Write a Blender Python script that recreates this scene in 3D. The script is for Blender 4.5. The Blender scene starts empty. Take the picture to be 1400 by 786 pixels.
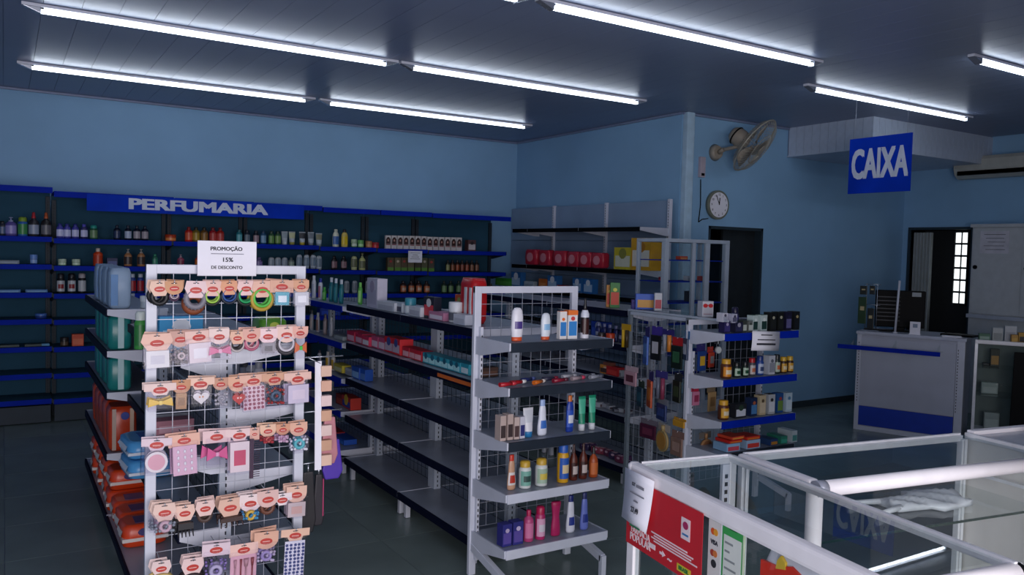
import bpy, bmesh, math, random
from mathutils import Vector, Matrix
random.seed(7)
PI = math.pi
S = bpy.context.scene
COL = S.collection

# ------------------------------------------------------------------ camera, world, light, exposure
H = 1.65                                   # eye height
dX = Vector((0.84808216, -0.00238225, 0.5298594))
dY = Vector((-0.52925463, -0.05178319, 0.84688136))
dD = Vector((-0.02542032, 0.99865551, 0.04517722))
FPX = 1112.1
camd = bpy.data.cameras.new('camera'); cam = bpy.data.objects.new('camera', camd); COL.objects.link(cam)
rt = Vector((dX[0], dY[0], -dD[0])).normalized(); bk = -Vector((dX[2], dY[2], -dD[2])).normalized()
up = bk.cross(rt).normalized(); rt = up.cross(bk)
cam.matrix_world = Matrix(((rt.x, up.x, bk.x, 0), (rt.y, up.y, bk.y, 0), (rt.z, up.z, bk.z, H), (0, 0, 0, 1)))
camd.sensor_width = 36; camd.lens = 36 * FPX / 1400; camd.clip_start = .05; camd.clip_end = 60
S.camera = cam
vs = S.view_settings
vs.view_transform = 'Standard'; vs.look = 'None'; vs.gamma = 1; vs.use_curve_mapping = False; vs.exposure = 0.62
w = bpy.data.worlds.new('world'); S.world = w; w.use_nodes = True
w.node_tree.nodes['Background'].inputs[0].default_value = (.45, .6, .9, 1)
w.node_tree.nodes['Background'].inputs[1].default_value = .3
S.cycles.transparent_max_bounces = 24
TUBE = 5.5                                  # ceiling tube radiance
def area(name, loc, rot, sx, sy, power, col):
    l = bpy.data.lights.new(name, 'AREA'); l.shape = 'RECTANGLE'; l.size = sx; l.size_y = sy; l.energy = power; l.color = col
    o = bpy.data.objects.new(name, l); COL.objects.link(o); o.location = loc; o.rotation_euler = rot; return o
area('shopfront_daylight', (0.1, -1.05, 1.3), (math.radians(90), 0, 0), 4.8, 2.1, 118, (1, .93, .95))

# ------------------------------------------------------------------ projection helpers (points on real planes)
def depth(X, Y, Z): return X * dX[2] + Y * dY[2] - (Z - H) * dD[2]
def mpp(X, Y, Z): return depth(X, Y, Z) / FPX
def PX(px, Y, Z):
    k = (px - 700) / FPX; s = -(Z - H)
    return (k * (Y * dY[2] + s * dD[2]) - Y * dY[0] - s * dD[0]) / (dX[0] - k * dX[2])
def PY(px, X, Z):
    k = (px - 700) / FPX; s = -(Z - H)
    return (k * (X * dX[2] + s * dD[2]) - X * dX[0] - s * dD[0]) / (dY[0] - k * dY[2])
def ray(x, y):
    c = Vector((x - 700, y - 393, FPX)); return c.dot(dX), c.dot(dY), -c.dot(dD)
def ZY(px, py, Y):
    r = ray(px, py); return H + r[2] * Y / r[1]

# ------------------------------------------------------------------ materials
MATS = {}
def M(name, c=(.8, .8, .8), rough=.5, metal=0, var=.04, scale=12, bump=0, spec=.5, emis=None):
    if name in MATS: return MATS[name]
    m = bpy.data.materials.new(name); m.use_nodes = True; nt = m.node_tree; b = nt.nodes['Principled BSDF']
    b.inputs['Roughness'].default_value = rough; b.inputs['Metallic'].default_value = metal
    b.inputs['Specular IOR Level'].default_value = spec
    if emis:
        b.inputs['Emission Color'].default_value = (*c, 1); b.inputs['Emission Strength'].default_value = emis
    n = nt.nodes.new('ShaderNodeTexNoise'); n.inputs['Scale'].default_value = scale; n.inputs['Detail'].default_value = 3
    tc = nt.nodes.new('ShaderNodeTexCoord'); nt.links.new(tc.outputs['Object'], n.inputs['Vector'])
    r = nt.nodes.new('ShaderNodeValToRGB')
    r.color_ramp.elements[0].color = (*[max(0, x * (1 - var * 2)) for x in c], 1); r.color_ramp.elements[0].position = .3
    r.color_ramp.elements[1].color = (*[min(1, x * (1 + var * 2)) for x in c], 1); r.color_ramp.elements[1].position = .7
    nt.links.new(n.outputs['Fac'], r.inputs['Fac']); nt.links.new(r.outputs['Color'], b.inputs['Base Color'])
    if bump:
        bp = nt.nodes.new('ShaderNodeBump'); bp.inputs['Strength'].default_value = bump; bp.inputs['Distance'].default_value = .004
        n2 = nt.nodes.new('ShaderNodeTexNoise'); n2.inputs['Scale'].default_value = scale * 6
        nt.links.new(tc.outputs['Object'], n2.inputs['Vector']); nt.links.new(n2.outputs['Fac'], bp.inputs['Height'])
        nt.links.new(bp.outputs['Normal'], b.inputs['Normal'])
    MATS[name] = m; return m
def glassy(name, tint, refl=1.0, rough=0.0, ior=1.5):
    if name in MATS: return MATS[name]
    m = bpy.data.materials.new(name); m.use_nodes = True; nt = m.node_tree
    for n in list(nt.nodes): nt.nodes.remove(n)
    o = nt.nodes.new('ShaderNodeOutputMaterial'); mx = nt.nodes.new('ShaderNodeMixShader')
    t = nt.nodes.new('ShaderNodeBsdfTransparent'); t.inputs[0].default_value = (*tint, 1)
    g = nt.nodes.new('ShaderNodeBsdfGlossy'); g.inputs['Roughness'].default_value = rough; g.inputs[0].default_value = (refl, refl, refl, 1)
    f = nt.nodes.new('ShaderNodeFresnel'); f.inputs[0].default_value = ior
    ge = nt.nodes.new('ShaderNodeNewGeometry'); mm = nt.nodes.new('ShaderNodeMath'); mm.operation = 'SUBTRACT'; mm.use_clamp = True; nt.links.new(f.outputs[0], mm.inputs[0]); nt.links.new(ge.outputs['Backfacing'], mm.inputs[1]); nt.links.new(mm.outputs[0], mx.inputs[0]); nt.links.new(t.outputs[0], mx.inputs[1]); nt.links.new(g.outputs[0], mx.inputs[2])
    nt.links.new(mx.outputs[0], o.inputs[0]); MATS[name] = m; return m
def hexl(h):
    v = [int(h[i:i + 2], 16) / 255 for i in (0, 2, 4)]
    return tuple(x / 12.92 if x <= .04045 else ((x + .055) / 1.055) ** 2.4 for x in v)
def C(h, rough=.35): return M('plastic_' + h + ('' if rough == .35 else '_%d' % int(rough * 100)), hexl(h), rough, var=.03)
WALL = M('wall_paint', hexl('84aed0'), .7, var=.03, scale=1.5, bump=.15)
CEIL = M('ceiling_pvc', hexl('77839f'), .38, var=.02, scale=2)
GROOVE = M('ceiling_groove', hexl('6c7792'), .8)
FLOOR = M('floor_vinyl', hexl('74827f'), .27, var=.07, scale=2.2, bump=.05)
WHITE = M('painted_steel_white', hexl('c9ccd8'), .35, var=.02)
GREY = M('painted_steel_grey', hexl('aeb6c4'), .4, var=.04)
SHELFTOP = M('shelf_enamel', hexl('989fac'), .33, var=.05, scale=6)
BLUE = M('shelf_edge_blue', hexl('0426a0'), .6, var=.04, spec=.08)
NAVY = M('shelf_edge_slate', hexl('222a35'), .5, var=.05, spec=.2)
PANEL = M('back_panel', hexl('2f566c'), .8, var=.04, scale=3, spec=.15)
PANELW = M('back_panel_white', hexl('8298b2'), .5, var=.03, scale=3)
SLOT = M('slot_dark', hexl('23262e'), .8)
CHROME = M('chrome_wire', hexl('a2a6b2'), .35, .3, var=.02)
ALU = M('brushed_aluminium', hexl('e2e2e6'), .3, .3, var=.03, scale=30)
RAILW = M('white_rail', hexl('f2eef0'), .35, var=.02)
PAPER = M('paper', hexl('e9e8f0'), .7, var=.015)
BLACK = M('black_plastic', hexl('08090b'), .55, spec=.12)
INK = M('ink', hexl('30323c'), .7)
GLASS = glassy('clear_glass', (.95, .975, .97), .8)
FILM = glassy('clear_film', (.93, .92, .95), .9, .12, 1.35)
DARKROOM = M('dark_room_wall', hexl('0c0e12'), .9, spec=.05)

# ------------------------------------------------------------------ mesh helpers
class MB:
    def __init__(s): s.v = []; s.f = []; s.sm = []
    def add(s, vs, fs, smooth=False):
        n = len(s.v); s.v += [tuple(v) for v in vs]; s.f += [tuple(i + n for i in f) for f in fs]; s.sm += [smooth] * len(fs); return s
    def box(s, x0, x1, y0, y1, z0, z1):
        return s.add([(x0, y0, z0), (x1, y0, z0), (x1, y1, z0), (x0, y1, z0), (x0, y0, z1), (x1, y0, z1), (x1, y1, z1), (x0, y1, z1)],
                     [(3, 2, 1, 0), (4, 5, 6, 7), (0, 1, 5, 4), (1, 2, 6, 5), (2, 3, 7, 6), (3, 0, 4, 7)])
    def obox(s, p0, p1, w, h):               # bar from p0 to p1, width w, height h
        p0 = Vector(p0); p1 = Vector(p1); d = (p1 - p0).normalized()
        u = Vector((0, 0, 1)) if abs(d.z) < .9 else Vector((0, 1, 0))
        a = d.cross(u).normalized() * w / 2; b = a.cross(d).normalized() * h / 2
        q = [p + sx * a + sy * b for p in (p0, p1) for sx, sy in ((-1, -1), (1, -1), (1, 1), (-1, 1))]
        return s.add(q, [(0, 1, 2, 3), (7, 6, 5, 4), (0, 4, 5, 1), (1, 5, 6, 2), (2, 6, 7, 3), (3, 7, 4, 0)])
    def cyl(s, p0, p1, r, n=10, r2=None, smooth=True):
        p0 = Vector(p0); p1 = Vector(p1); d = (p1 - p0).normalized(); r2 = r if r2 is None else r2
        u = Vector((0, 0, 1)) if abs(d.z) < .9 else Vector((1, 0, 0))
        a = d.cross(u).normalized(); b = a.cross(d).normalized()
        vs = [p + (a * math.cos(2 * PI * i / n) + b * math.sin(2 * PI * i / n)) * rr for p, rr in ((p0, r), (p1, r2)) for i in range(n)]
        s.add(vs, [(i, (i + 1) % n, n + (i + 1) % n, n + i) for i in range(n)], smooth)
        return s.add(vs, [tuple(range(n - 1, -1, -1)), tuple(range(n, 2 * n))])
    def lathe(s, prof, n=16, sx=1, sy=1, c=(0, 0), a0=0, a1=2 * PI, off=0, smooth=True):
        full = abs(a1 - a0 - 2 * PI) < 1e-6; m = n if full else n + 1
        vs = []
        for r, z in prof:
            for i in range(m):
                a = a0 + (a1 - a0) * i / n
                vs.append((c[0] + (r * sx + off) * math.cos(a), c[1] + (r * sy + off) * math.sin(a), z))
        fs = []
        for k in range(len(prof) - 1):
            for i in range(n):
                j = (i + 1) % m
                fs.append((k * m + i, k * m + j, (k + 1) * m + j, (k + 1) * m + i))
        s.add(vs, fs, smooth)
        return s
    def prism(s, pts, y0, y1):                # pts in xz, extruded along y
        n = len(pts); vs = [(x, y0, z) for x, z in pts] + [(x, y1, z) for x, z in pts]
        return s.add(vs, [tuple(range(n)), tuple(range(2 * n - 1, n - 1, -1))] + [(i, n + i, n + (i + 1) % n, (i + 1) % n) for i in range(n)])
    def torus(s, c, R, r, n=18, m=6, axis='y', sz=1):
        vs = []
        for i in range(n):
            a = 2 * PI * i / n
            for j in range(m):
                b = 2 * PI * j / m; rr = R + r * math.cos(b)
                if axis == 'y': vs.append((c[0] + rr * math.cos(a), c[1] + r * math.sin(b), c[2] + rr * math.sin(a) * sz))
                else: vs.append((c[0] + rr * math.cos(a), c[1] + rr * math.sin(a), c[2] + r * math.sin(b)))
        return s.add(vs, [(i * m + j, i * m + (j + 1) % m, ((i + 1) % n) * m + (j + 1) % m, ((i + 1) % n) * m + j) for i in range(n) for j in range(m)], True)
    def mesh(s, name, mat, bevel=0):
        me = bpy.data.meshes.new(name); me.from_pydata(s.v, [], s.f)
        for p, q in zip(me.polygons, s.sm): p.use_smooth = q
        bm = bmesh.new(); bm.from_mesh(me)
        bmesh.ops.remove_doubles(bm, verts=bm.verts, dist=1e-6)
        if bevel: bmesh.ops.bevel(bm, geom=bm.edges[:], offset=bevel, segments=2, profile=.6, affect='EDGES', clamp_overlap=True)
        bmesh.ops.recalc_face_normals(bm, faces=bm.faces); bm.to_mesh(me); bm.free()
        me.materials.append(mat); return me
    def build(s, name, mat, parent=None, bevel=0, label=None, loc=None):
        o = bpy.data.objects.new(name, s.mesh(name, mat, bevel)); COL.objects.link(o)
        if parent: o.parent = parent
        if loc: o.location = loc
        if label: o['label'] = label
        return o
def obj(name, me, parent=None, label=None, loc=(0, 0, 0)):
    o = bpy.data.objects.new(name, me); COL.objects.link(o); o.parent = parent; o.location = loc
    if label: o['label'] = label
    return o
ALLL = {}
def tag(o, label, cat, group=None, kind=None):
    if kind: o['kind'] = kind
    if label: o['label'] = label; ALLL.setdefault(label, []).append(o.name)
    if cat: o['category'] = cat
    if group: o['group'] = group
    return o
def thing(name, label, cat, loc=(0, 0, 0), rz=0, group=None, tilt=None):
    o = bpy.data.objects.new(name, None); COL.objects.link(o); o.location = loc; o.rotation_euler = (0, tilt or 0, rz)
    o.empty_display_size = .05; return tag(o, label, cat, group)
def text(body, size, mat, name, parent, loc, rot=(PI / 2, 0, 0), sx=1, bold=0, depth_=.0006, align='CENTER', label=None):
    cu = bpy.data.curves.new('t', 'FONT'); cu.body = body; cu.size = size; cu.align_x = align; cu.align_y = 'CENTER'
    cu.extrude = depth_; cu.resolution_u = 3
    t = bpy.data.objects.new('t', cu); COL.objects.link(t)
    dg = bpy.context.evaluated_depsgraph_get(); me = bpy.data.meshes.new_from_object(t.evaluated_get(dg))
    bpy.data.objects.remove(t); bpy.data.curves.remove(cu)
    if bold:
        V_ = [v.co.copy() for v in me.vertices]; F_ = [tuple(p.vertices) for p in me.polygons]; vs, fs = [], []
        for q_, (a, b) in enumerate(((-1, -.6), (1, -.6), (-1, .6), (1, .6), (0, 0))):
            vs += [(v.x + a * bold, v.y + b * bold, v.z + (2e-5 * q_ if v.z > 0 else 0)) for v in V_]; fs += [tuple(i + q_ * len(V_) for i in f) for f in F_]
        me = bpy.data.meshes.new('lettering'); me.from_pydata(vs, [], fs)
    me.materials.clear(); me.materials.append(mat)
    o = bpy.data.objects.new(name, me); COL.objects.link(o); o.parent = parent; o.location = loc; o.rotation_euler = rot; o.scale = (sx, 1, 1)
    if label: o['label'] = label
    return o
def struct(name, mb, mat, parent=None, bevel=0):
    o = mb.build(name, mat, parent, bevel); o['kind'] = 'structure'; return o

# ------------------------------------------------------------------ room shell
CZ = 3.03; YB = 8.86; XS = 5.57; YW = 5.88; XR = 9.25; XL = -3.2; YF = -.95
T = .12
fl = struct('floor', MB().box(XL - T, 12.2, -4.2, YB + T, -.1, -.004), GROOVE)
# vinyl tiles, 60 cm, thin joints
tm = MB().box(-.2985, .2985, -.2985, .2985, -.0045, 0).mesh('floor_tile', FLOOR)
nt_ = 0
for i in range(-6, 16):
    for j in range(-5, 15):
        x = i * .6 + .3; y = j * .6 + .3
        if x > XS and y > YW: continue
        if x > XR: continue
        # only the tiles that the view or a step aside could show
        dd = depth(x, y, 0); px = 700 + FPX * (x * dX[0] + y * dY[0] + H * dD[0]) / max(dd, .01)
        if dd < .8 or px < -500 or px > 1800: continue
        if nt_ < 300: obj('floor_tile', tm, fl, loc=(x, y, 0)); nt_ += 1
struct('wall_back', MB().box(XL - T, XS + T, YB, YB + T, 0, CZ + .1), WALL)
struct('wall_side', MB().box(XS, XS + T, YW + T, YB, 0, CZ + .1), WALL)
D1a, D1b, D1z = 5.98, 6.78, 1.95
wf = MB(); wf.box(XS, D1a, YW, YW + T, 0, CZ + .1); wf.box(D1b, XR + T, YW, YW + T, 0, CZ + .1); wf.box(D1a, D1b, YW, YW + T, D1z, CZ + .1)
struct('wall_middle', wf, WALL)
D2a, D2b, D2z = 5.05, 5.77, 2.02
wr = MB(); wr.box(XR, XR + T, D2b, YW, 0, CZ + .1); wr.box(XR, XR + T, YF, D2a, 0, CZ + .1); wr.box(XR, XR + T, D2a, D2b, D2z, CZ + .1)
struct('wall_right', wr, WALL)
struct('wall_left', MB().box(XL - T, XL, YF, YB, 0, CZ + .1), WALL)
wo = MB(); wo.box(XL - T, -2.35, YF - T, YF, 0, CZ + .1); wo.box(2.55, XR + T, YF - T, YF, 0, CZ + .1); wo.box(-2.35, 2.55, YF - T, YF, 2.4, CZ + .1)
struct('wall_front', wo, WALL)
ce = struct('ceiling', MB().box(XL - T, XR + T, YF - T, YB + T, CZ + .012, CZ + .1), GROOVE)
pm = MB().box(-.0988, .0988, YF, YB, CZ + .001, CZ + .0125).mesh('ceiling_plank', CEIL)
x = XL + .1
while x < XR: obj('ceiling_plank', pm, ce, loc=(x, 0, 0)); x += .2
struct('trim_1', MB().box(XL, XS, YB - .03, YB, CZ - .022, CZ), CEIL, bevel=.004)
struct('trim_2', MB().box(XS - .03, XS, YW, YB - .03, CZ - .022, CZ), CEIL, bevel=.004)
struct('trim_3', MB().box(XS, 7.1, YW - .03, YW, CZ - .022, CZ), CEIL, bevel=.004)
struct('baseboard_middle', MB().box(D1b, XR, YW - .015, YW, 0, .07), M('baseboard', hexl('2c3a42'), .5), bevel=.003)
struct('baseboard_back', MB().box(XL, XS, YB - .015, YB, 0, .07), MATS['baseboard'], bevel=.003)
# dark rooms behind the two openings
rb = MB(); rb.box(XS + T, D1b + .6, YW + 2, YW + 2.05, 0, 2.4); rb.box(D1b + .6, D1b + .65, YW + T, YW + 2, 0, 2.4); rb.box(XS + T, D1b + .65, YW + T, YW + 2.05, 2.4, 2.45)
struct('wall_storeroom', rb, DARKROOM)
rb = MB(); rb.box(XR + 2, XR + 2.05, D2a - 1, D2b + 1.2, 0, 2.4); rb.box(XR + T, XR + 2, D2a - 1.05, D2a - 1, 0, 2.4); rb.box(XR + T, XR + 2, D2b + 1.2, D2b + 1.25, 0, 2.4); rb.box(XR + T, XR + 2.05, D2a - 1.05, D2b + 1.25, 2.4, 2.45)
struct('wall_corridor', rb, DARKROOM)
# dark door frame of the storeroom opening, its dark curtain-like leaf standing open inside
d1 = struct('door_1', MB().box(D1a + .30, D1b - .02, YW + .09, YW + .12, .01, D1z - .02), M('dark_door', hexl('1c2226'), .5, var=.1))
MB().box(D1a, D1a + .03, YW, YW + T, 0, D1z).box(D1b - .03, D1b, YW, YW + T, 0, D1z).box(D1a, D1b, YW, YW + T, D1z - .03, D1z).build('door_frame', M('dark_frame', hexl('20303a'), .5), d1)
MB().cyl((D1a + .36, YW + .09, 1.0), (D1a + .36, YW + .03, 1.0), .011).cyl((D1a + .36, YW + .035, 1.0), (D1a + .46, YW + .035, 1.0), .009).build('door_handle', CHROME, d1)
# right hand door: dark leaf with two columns of panes, white folding door gathered at the left
d2 = struct('door_2', MB().box(XR + .30, XR + .34, D2a - .1, 5.78, 0, D2z), M('iron_door', hexl('101214'), .6))
MB().box(XR - .02, XR + T, D2a - .03, D2a, 0, D2z + .03).box(XR - .02, XR + T, D2b, D2b + .03, 0, D2z + .03).box(XR - .02, XR + T, D2a, D2b, D2z, D2z + .03).build('door_frame', MATS['dark_frame'], d2)
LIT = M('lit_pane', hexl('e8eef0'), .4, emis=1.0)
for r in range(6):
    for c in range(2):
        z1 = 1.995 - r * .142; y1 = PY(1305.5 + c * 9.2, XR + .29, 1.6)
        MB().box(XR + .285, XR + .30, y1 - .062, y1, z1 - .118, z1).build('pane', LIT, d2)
gr = MB()
for r in range(7): gr.box(XR + .27, XR + .30, PY(1323.5, XR + .29, 1.6), PY(1304, XR + .29, 1.6), 1.995 - r * .142 + .002, 1.995 - r * .142 + .022)
for y in [PY(q_, XR + .28, 1.6) for q_ in (1322.6, 1314, 1304.6)]: gr.box(XR + .272, XR + .30, y, y + .010, 1.14, 2.01)
gr.build('pane_grille', MATS['iron_door'], d2)
d3 = thing('folding_door', 'white concertina folding door gathered at the left of the dark opening', 'door', (XR + .06, 5.66, 0))
for k in range(5):
    y = .09 - k * .04
    MB().obox((-.03, y, 1.0), (.05, y - .02, 1.0), .012, 1.98).obox((.05, y - .02, 1.0), (-.03, y - .04, 1.0), .012, 1.98).build('fold_panel', M('folding_white', hexl('9aa3a6'), .5), d3)
# ducts and pipes by the middle corner
pc = struct('trim_4', MB().box(XS + .012, XS + .11, YW - .07, YW, 0, CZ), M('pipe_paint', hexl('a9c6da'), .5), bevel=.012)
# slatted soffit over the cash desk
SX, SY, SZ = 7.10, 4.87, 2.735
so = struct('trim_5', MB().box(SX + .012, XR, SY + .012, YW, SZ + .012, CZ), GROOVE)
sp = M('soffit_pvc', hexl('b4c0d2'), .4, var=.03)
fm = MB().box(.002, .096, 0, .0125, SZ, CZ).mesh('soffit_plank', sp); sm_ = MB().box(0, .0125, .002, .096, SZ, CZ).mesh('soffit_plank', sp)
for k in range(22): obj('soffit_plank', fm, so, loc=(SX + k * .098, SY, 0))
for k in range(10): obj('soffit_plank', sm_, so, loc=(SX, SY + .013 + k * .098, 0))
MB().box(SX, XR, SY, YW, SZ - .012, SZ).build('soffit_underside', sp, so)

# ------------------------------------------------------------------ ceiling lamps
TUBEM = bpy.data.materials.new('lit_tube'); TUBEM.use_nodes = True
_b = TUBEM.node_tree.nodes['Principled BSDF']; _b.inputs['Base Color'].default_value = (1, 1, 1, 1)
_b.inputs['Emission Color'].default_value = (.80, .89, 1, 1); _b.inputs['Emission Strength'].default_value = TUBE
REFL = M('lamp_reflector', hexl('aab0bc'), .25, .7)
lt = [MB().box(0, 2.38, -.024, .024, -.020, -.001).mesh('housing', WHITE, .003),
      MB().cyl((.10, 0, -.040), (2.28, 0, -.040), .0135, 12).mesh('tube', TUBEM),
      MB().prism([(.0, -.02), (.10, -.02), (.10, -.058)], -.025, .025).mesh('end_cap', REFL, .003),
      MB().prism([(2.38, -.02), (2.28, -.058), (2.28, -.02)], -.025, .025).mesh('end_cap', REFL, .003),
      MB().box(.10, .115, -.012, .012, -.03, -.02).box(2.265, 2.28, -.012, .012, -.03, -.02).mesh('holder', BLACK)]
for x, y, l in ((.09, 5.62, 'left tube lamp of the long middle ceiling row'), (2.49, 5.62, 'right tube lamp of the long middle ceiling row, ending mid ceiling'),
                (.09, 7.5, 'left tube lamp of the rear ceiling row, nearest the shelf wall'), (2.51, 7.5, 'right tube lamp of the rear ceiling row, nearest the shelf wall'),
                (2.46, 3.75, 'large tube lamp cut by the top edge of the photo'), (.04, 3.75, 'added tube lamp out of view above the left display rack'),  # the left lamp of this row is unseen, added for its light
                (5.38, 4.3, 'tube lamp in front of the slatted soffit and blue sign'), (5.43, 3.03, 'tube lamp cut by the right edge of the photo')):
    t = thing('ceiling_lamp', l, 'lamp', (x, y, CZ), group='tube lamps on the ceiling')
    for m in lt: obj(m.name.split('.')[0], m, t)

# ------------------------------------------------------------------ wall things
t = thing('wall_clock', 'round wall clock with pale dial and olive rim', 'clock', (6.07, YW, 2.16))
CR = .145
MB().cyl((0, 0, 0), (0, -.04, 0), CR, 40).build('case', M('clock_rim', hexl('6f7466'), .35), t)
MB().cyl((0, -.0405, 0), (0, -.043, 0), CR * .86, 40).build('dial', PAPER, t)
for k in range(12):
    a = PI / 2 - (k + 1) * PI / 6
    text(str(k + 1), .032, INK, 'numeral', t, (math.cos(a) * CR * .7, -.0445, math.sin(a) * CR * .7))
MB().obox((0, -.046, 0), (.006, -.046, .07), .009, .003).build('hour_hand', BLACK, t)
MB().obox((0, -.049, 0), (-.045, -.049, .095), .006, .003).build('minute_hand', BLACK, t)
t = thing('alarm_box', 'small white alarm box on the wall above the clock', 'alarm', (5.84, YW, 2.52))
MB().box(-.035, .035, -.035, 0, -.1, .1).build('case', M('alarm_white', hexl('b4a9b4'), .4), t, .006)
MB().box(-.02, .02, -.038, -.035, -.085, -.06).build('lens', BLACK, t)
t = thing('wall_cable', 'thin black cable drooping down the wall below the clock', 'cable', (5.84, YW - .008, 1.9))
mb = MB(); pts = [(0, 0, .5), (.01, 0, .25), (-.01, 0, .08), (.04, 0, .11), (.12, 0, .12)]
for a, b in zip(pts, pts[1:]): mb.cyl(a, b, .005, 6)
mb.build('cord', BLACK, t)
# oscillating wall fan
FB = M('fan_beige', hexl('9c9283'), .45); FW = M('fan_wire', hexl('a7a294'), .35, .3)
t = thing('wall_fan', 'beige caged wall fan tilted down beside the corner pipe', 'fan', (6.03, YW, 2.68))
mb = MB(); mb.cyl((0, 0, 0), (0, -.05, 0), .085, 24, .06); mb.build('wall_mount', FB, t)
MB().cyl((0, -.05, 0), (.0, -.12, .02), .022, 12).cyl((0, -.12, .02), (.12, -.30, .06), .018, 12).build('arm', FB, t)
nrm = Vector((.33, -.72, -.60)).normalized(); hc = Vector((.10, -.26, .11)); cc = hc + nrm * .13 + Vector((.03, 0, .02))
q = nrm.to_track_quat('Z', 'Y')
def oriented(mb, name, mat, par, loc, lab=None):
    o = mb.build(name, mat, par, label=lab); o.rotation_mode = 'QUATERNION'; o.rotation_quaternion = q; o.location = loc; return o
oriented(MB().lathe([(0, -.13), (.06, -.125), (.085, -.09), (.09, -.02), (.08, .05), (.03, .07), (0, .07)], 24), 'motor_housing', FB, t, hc)
oriented(MB().torus((0, 0, -.075), .087, .008, 24, 6, 'z'), 'motor_band', BLACK, t, hc)
mb = MB(); R = .29
mb.torus((0, 0, 0), R, .008, 40, 6, 'z'); mb.torus((0, 0, .07), R * .55, .004, 32, 5, 'z'); mb.torus((0, 0, -.07), R * .55, .004, 32, 5, 'z')
for k in range(44):
    a = 2 * PI * k / 44; c, s = math.cos(a), math.sin(a)
    for sg in (1, -1):
        PR = [(.05, .085), (R * .55, .07), (R * .85, .05), (R, 0)]
        for (r0, z0), (r1, z1) in zip(PR, PR[1:]): mb.cyl((c * r0, s * r0, sg * z0), (c * r1, s * r1, sg * z1), .0022, 4)
oriented(mb, 'cage', FW, t, cc)
oriented(MB().cyl((0, 0, .078), (0, 0, .09), .055, 24), 'cage_badge', FB, t, cc)
for k in range(3):
    mb = MB(); a0 = 2 * PI * k / 3; vs = []; N = 7
    for i in range(N):
        r = .03 + .22 * i / (N - 1); wd = .35 + .25 * math.sin(PI * i / (N - 1))
        for s_, z_ in ((-1, -.018), (1, .018)): vs.append((r * math.cos(a0 + s_ * wd), r * math.sin(a0 + s_ * wd), z_))
    mb.add(vs, [(2 * i, 2 * i + 1, 2 * i + 3, 2 * i + 2) for i in range(N - 1)], True)
    o = oriented(mb, 'blade', FB, t, cc); o.modifiers.new('solid', 'SOLIDIFY').thickness = .003
# hanging CAIXA sign
t = thing('caixa_sign', 'blue hanging sign reading CAIXA above the cash desk', 'sign', (6.22, 4.195, 2.45))
MB().box(-.006, .006, -.285, .285, -.235, .235).build('sign_board', M('sign_blue', hexl('0634b4'), .6, var=.08, scale=3, spec=.08), t)
text('CAIXA', .345, M('sign_white', hexl('c9d2e2'), .6), 'lettering', t, (-.0075, 0, .0), (PI / 2, 0, -PI / 2), .50, .014)
text('CAIXA', .33, MATS['sign_white'], 'lettering', t, (.0075, 0, .0), (PI / 2, 0, PI / 2), .50, .014)
MB().cyl((0, -.24, .235), (0, -.24, CZ - 2.45), .0012, 5).cyl((0, .24, .235), (0, .24, CZ - 2.45), .0012, 5).build('hanging_wires', CHROME, t)
# air conditioner on the right wall
t = thing('air_conditioner', 'white split air conditioner high on the right wall', 'air conditioner', (XR, 4.75, 2.58))
prof = [(0, 0), (-.12, 0), (-.19, .04), (-.215, .10), (-.215, .20), (-.19, .235), (0, .25)]
mb = MB(); n = len(prof); L = .95
y0, y1 = .42, -L
mb.add([(a, y0, b) for a, b in prof] + [(a, y1, b) for a, b in prof], [tuple(range(n)), tuple(range(2 * n - 1, n - 1, -1))] + [(i, (i + 1) % n, n + (i + 1) % n, n + i) for i in range(n)])
mb.build('casing', M('ac_white', hexl('aeb0a8'), .4), t, .004)
MB().obox((-.20, .38, .055), (-.20, -.9, .055), .03, .045).build('air_outlet', BLACK, t)
MB().obox((-.212, .37, .057), (-.212, -.89, .057), .006, .03).build('louvre', MATS['ac_white'], t)
# white cupboard on the right wall
WX = 8.95
t = thing('wall_cupboard', 'tall white cupboard with sliding doors beside the dark doorway', 'cabinet', (WX, 4.89, 0))
CW = M('cupboard_white', hexl('b7bcbf'), .45, var=.03)
MB().box(.02, XR - WX, -1.5, 0, 0, 2.06).build('carcass', CW, t, .003)
for k, (a, b) in enumerate(((-.55, -.02), (-1.08, -.54))):
    dr = MB().box(-.002 - k * .015, .02, a, b, 1.10, 2.03).build('door', CW, t, .003)
    MB().cyl((-.004 - k * .015, a + (.49 if k == 0 else .49), 1.60), (-.016 - k * .015, a + .49, 1.60), .022, 16).build('finger_pull', BLACK, dr)
MB().box(-.004, .001, -.556, -.548, 1.10, 2.03).build('door_gap', SLOT, t)
MB().box(-.03, .03, -1.5, .0, 2.03, 2.065).build('cornice', CW, t, .003)
MB().box(-.03, .03, -1.5, .0, 1.05, 1.09).build('lower_rail', GREY, t, .003)
t = thing('wall_notice', 'printed white notice sheet taped to the cupboard door', 'notice', (WX - .004, 4.64, 1.87))
MB().box(-.002, 0, -.15, .15, -.12, .12).build('sheet', M('notice_paper', hexl('c4c3cc'), .6), t)
for k in range(5): MB().box(-.003, -.002, -.11 + .01 * (k % 2), .11 - .02 * (k % 3), .08 - k * .04, .085 - k * .04).build('text_line', INK, t)

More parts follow.
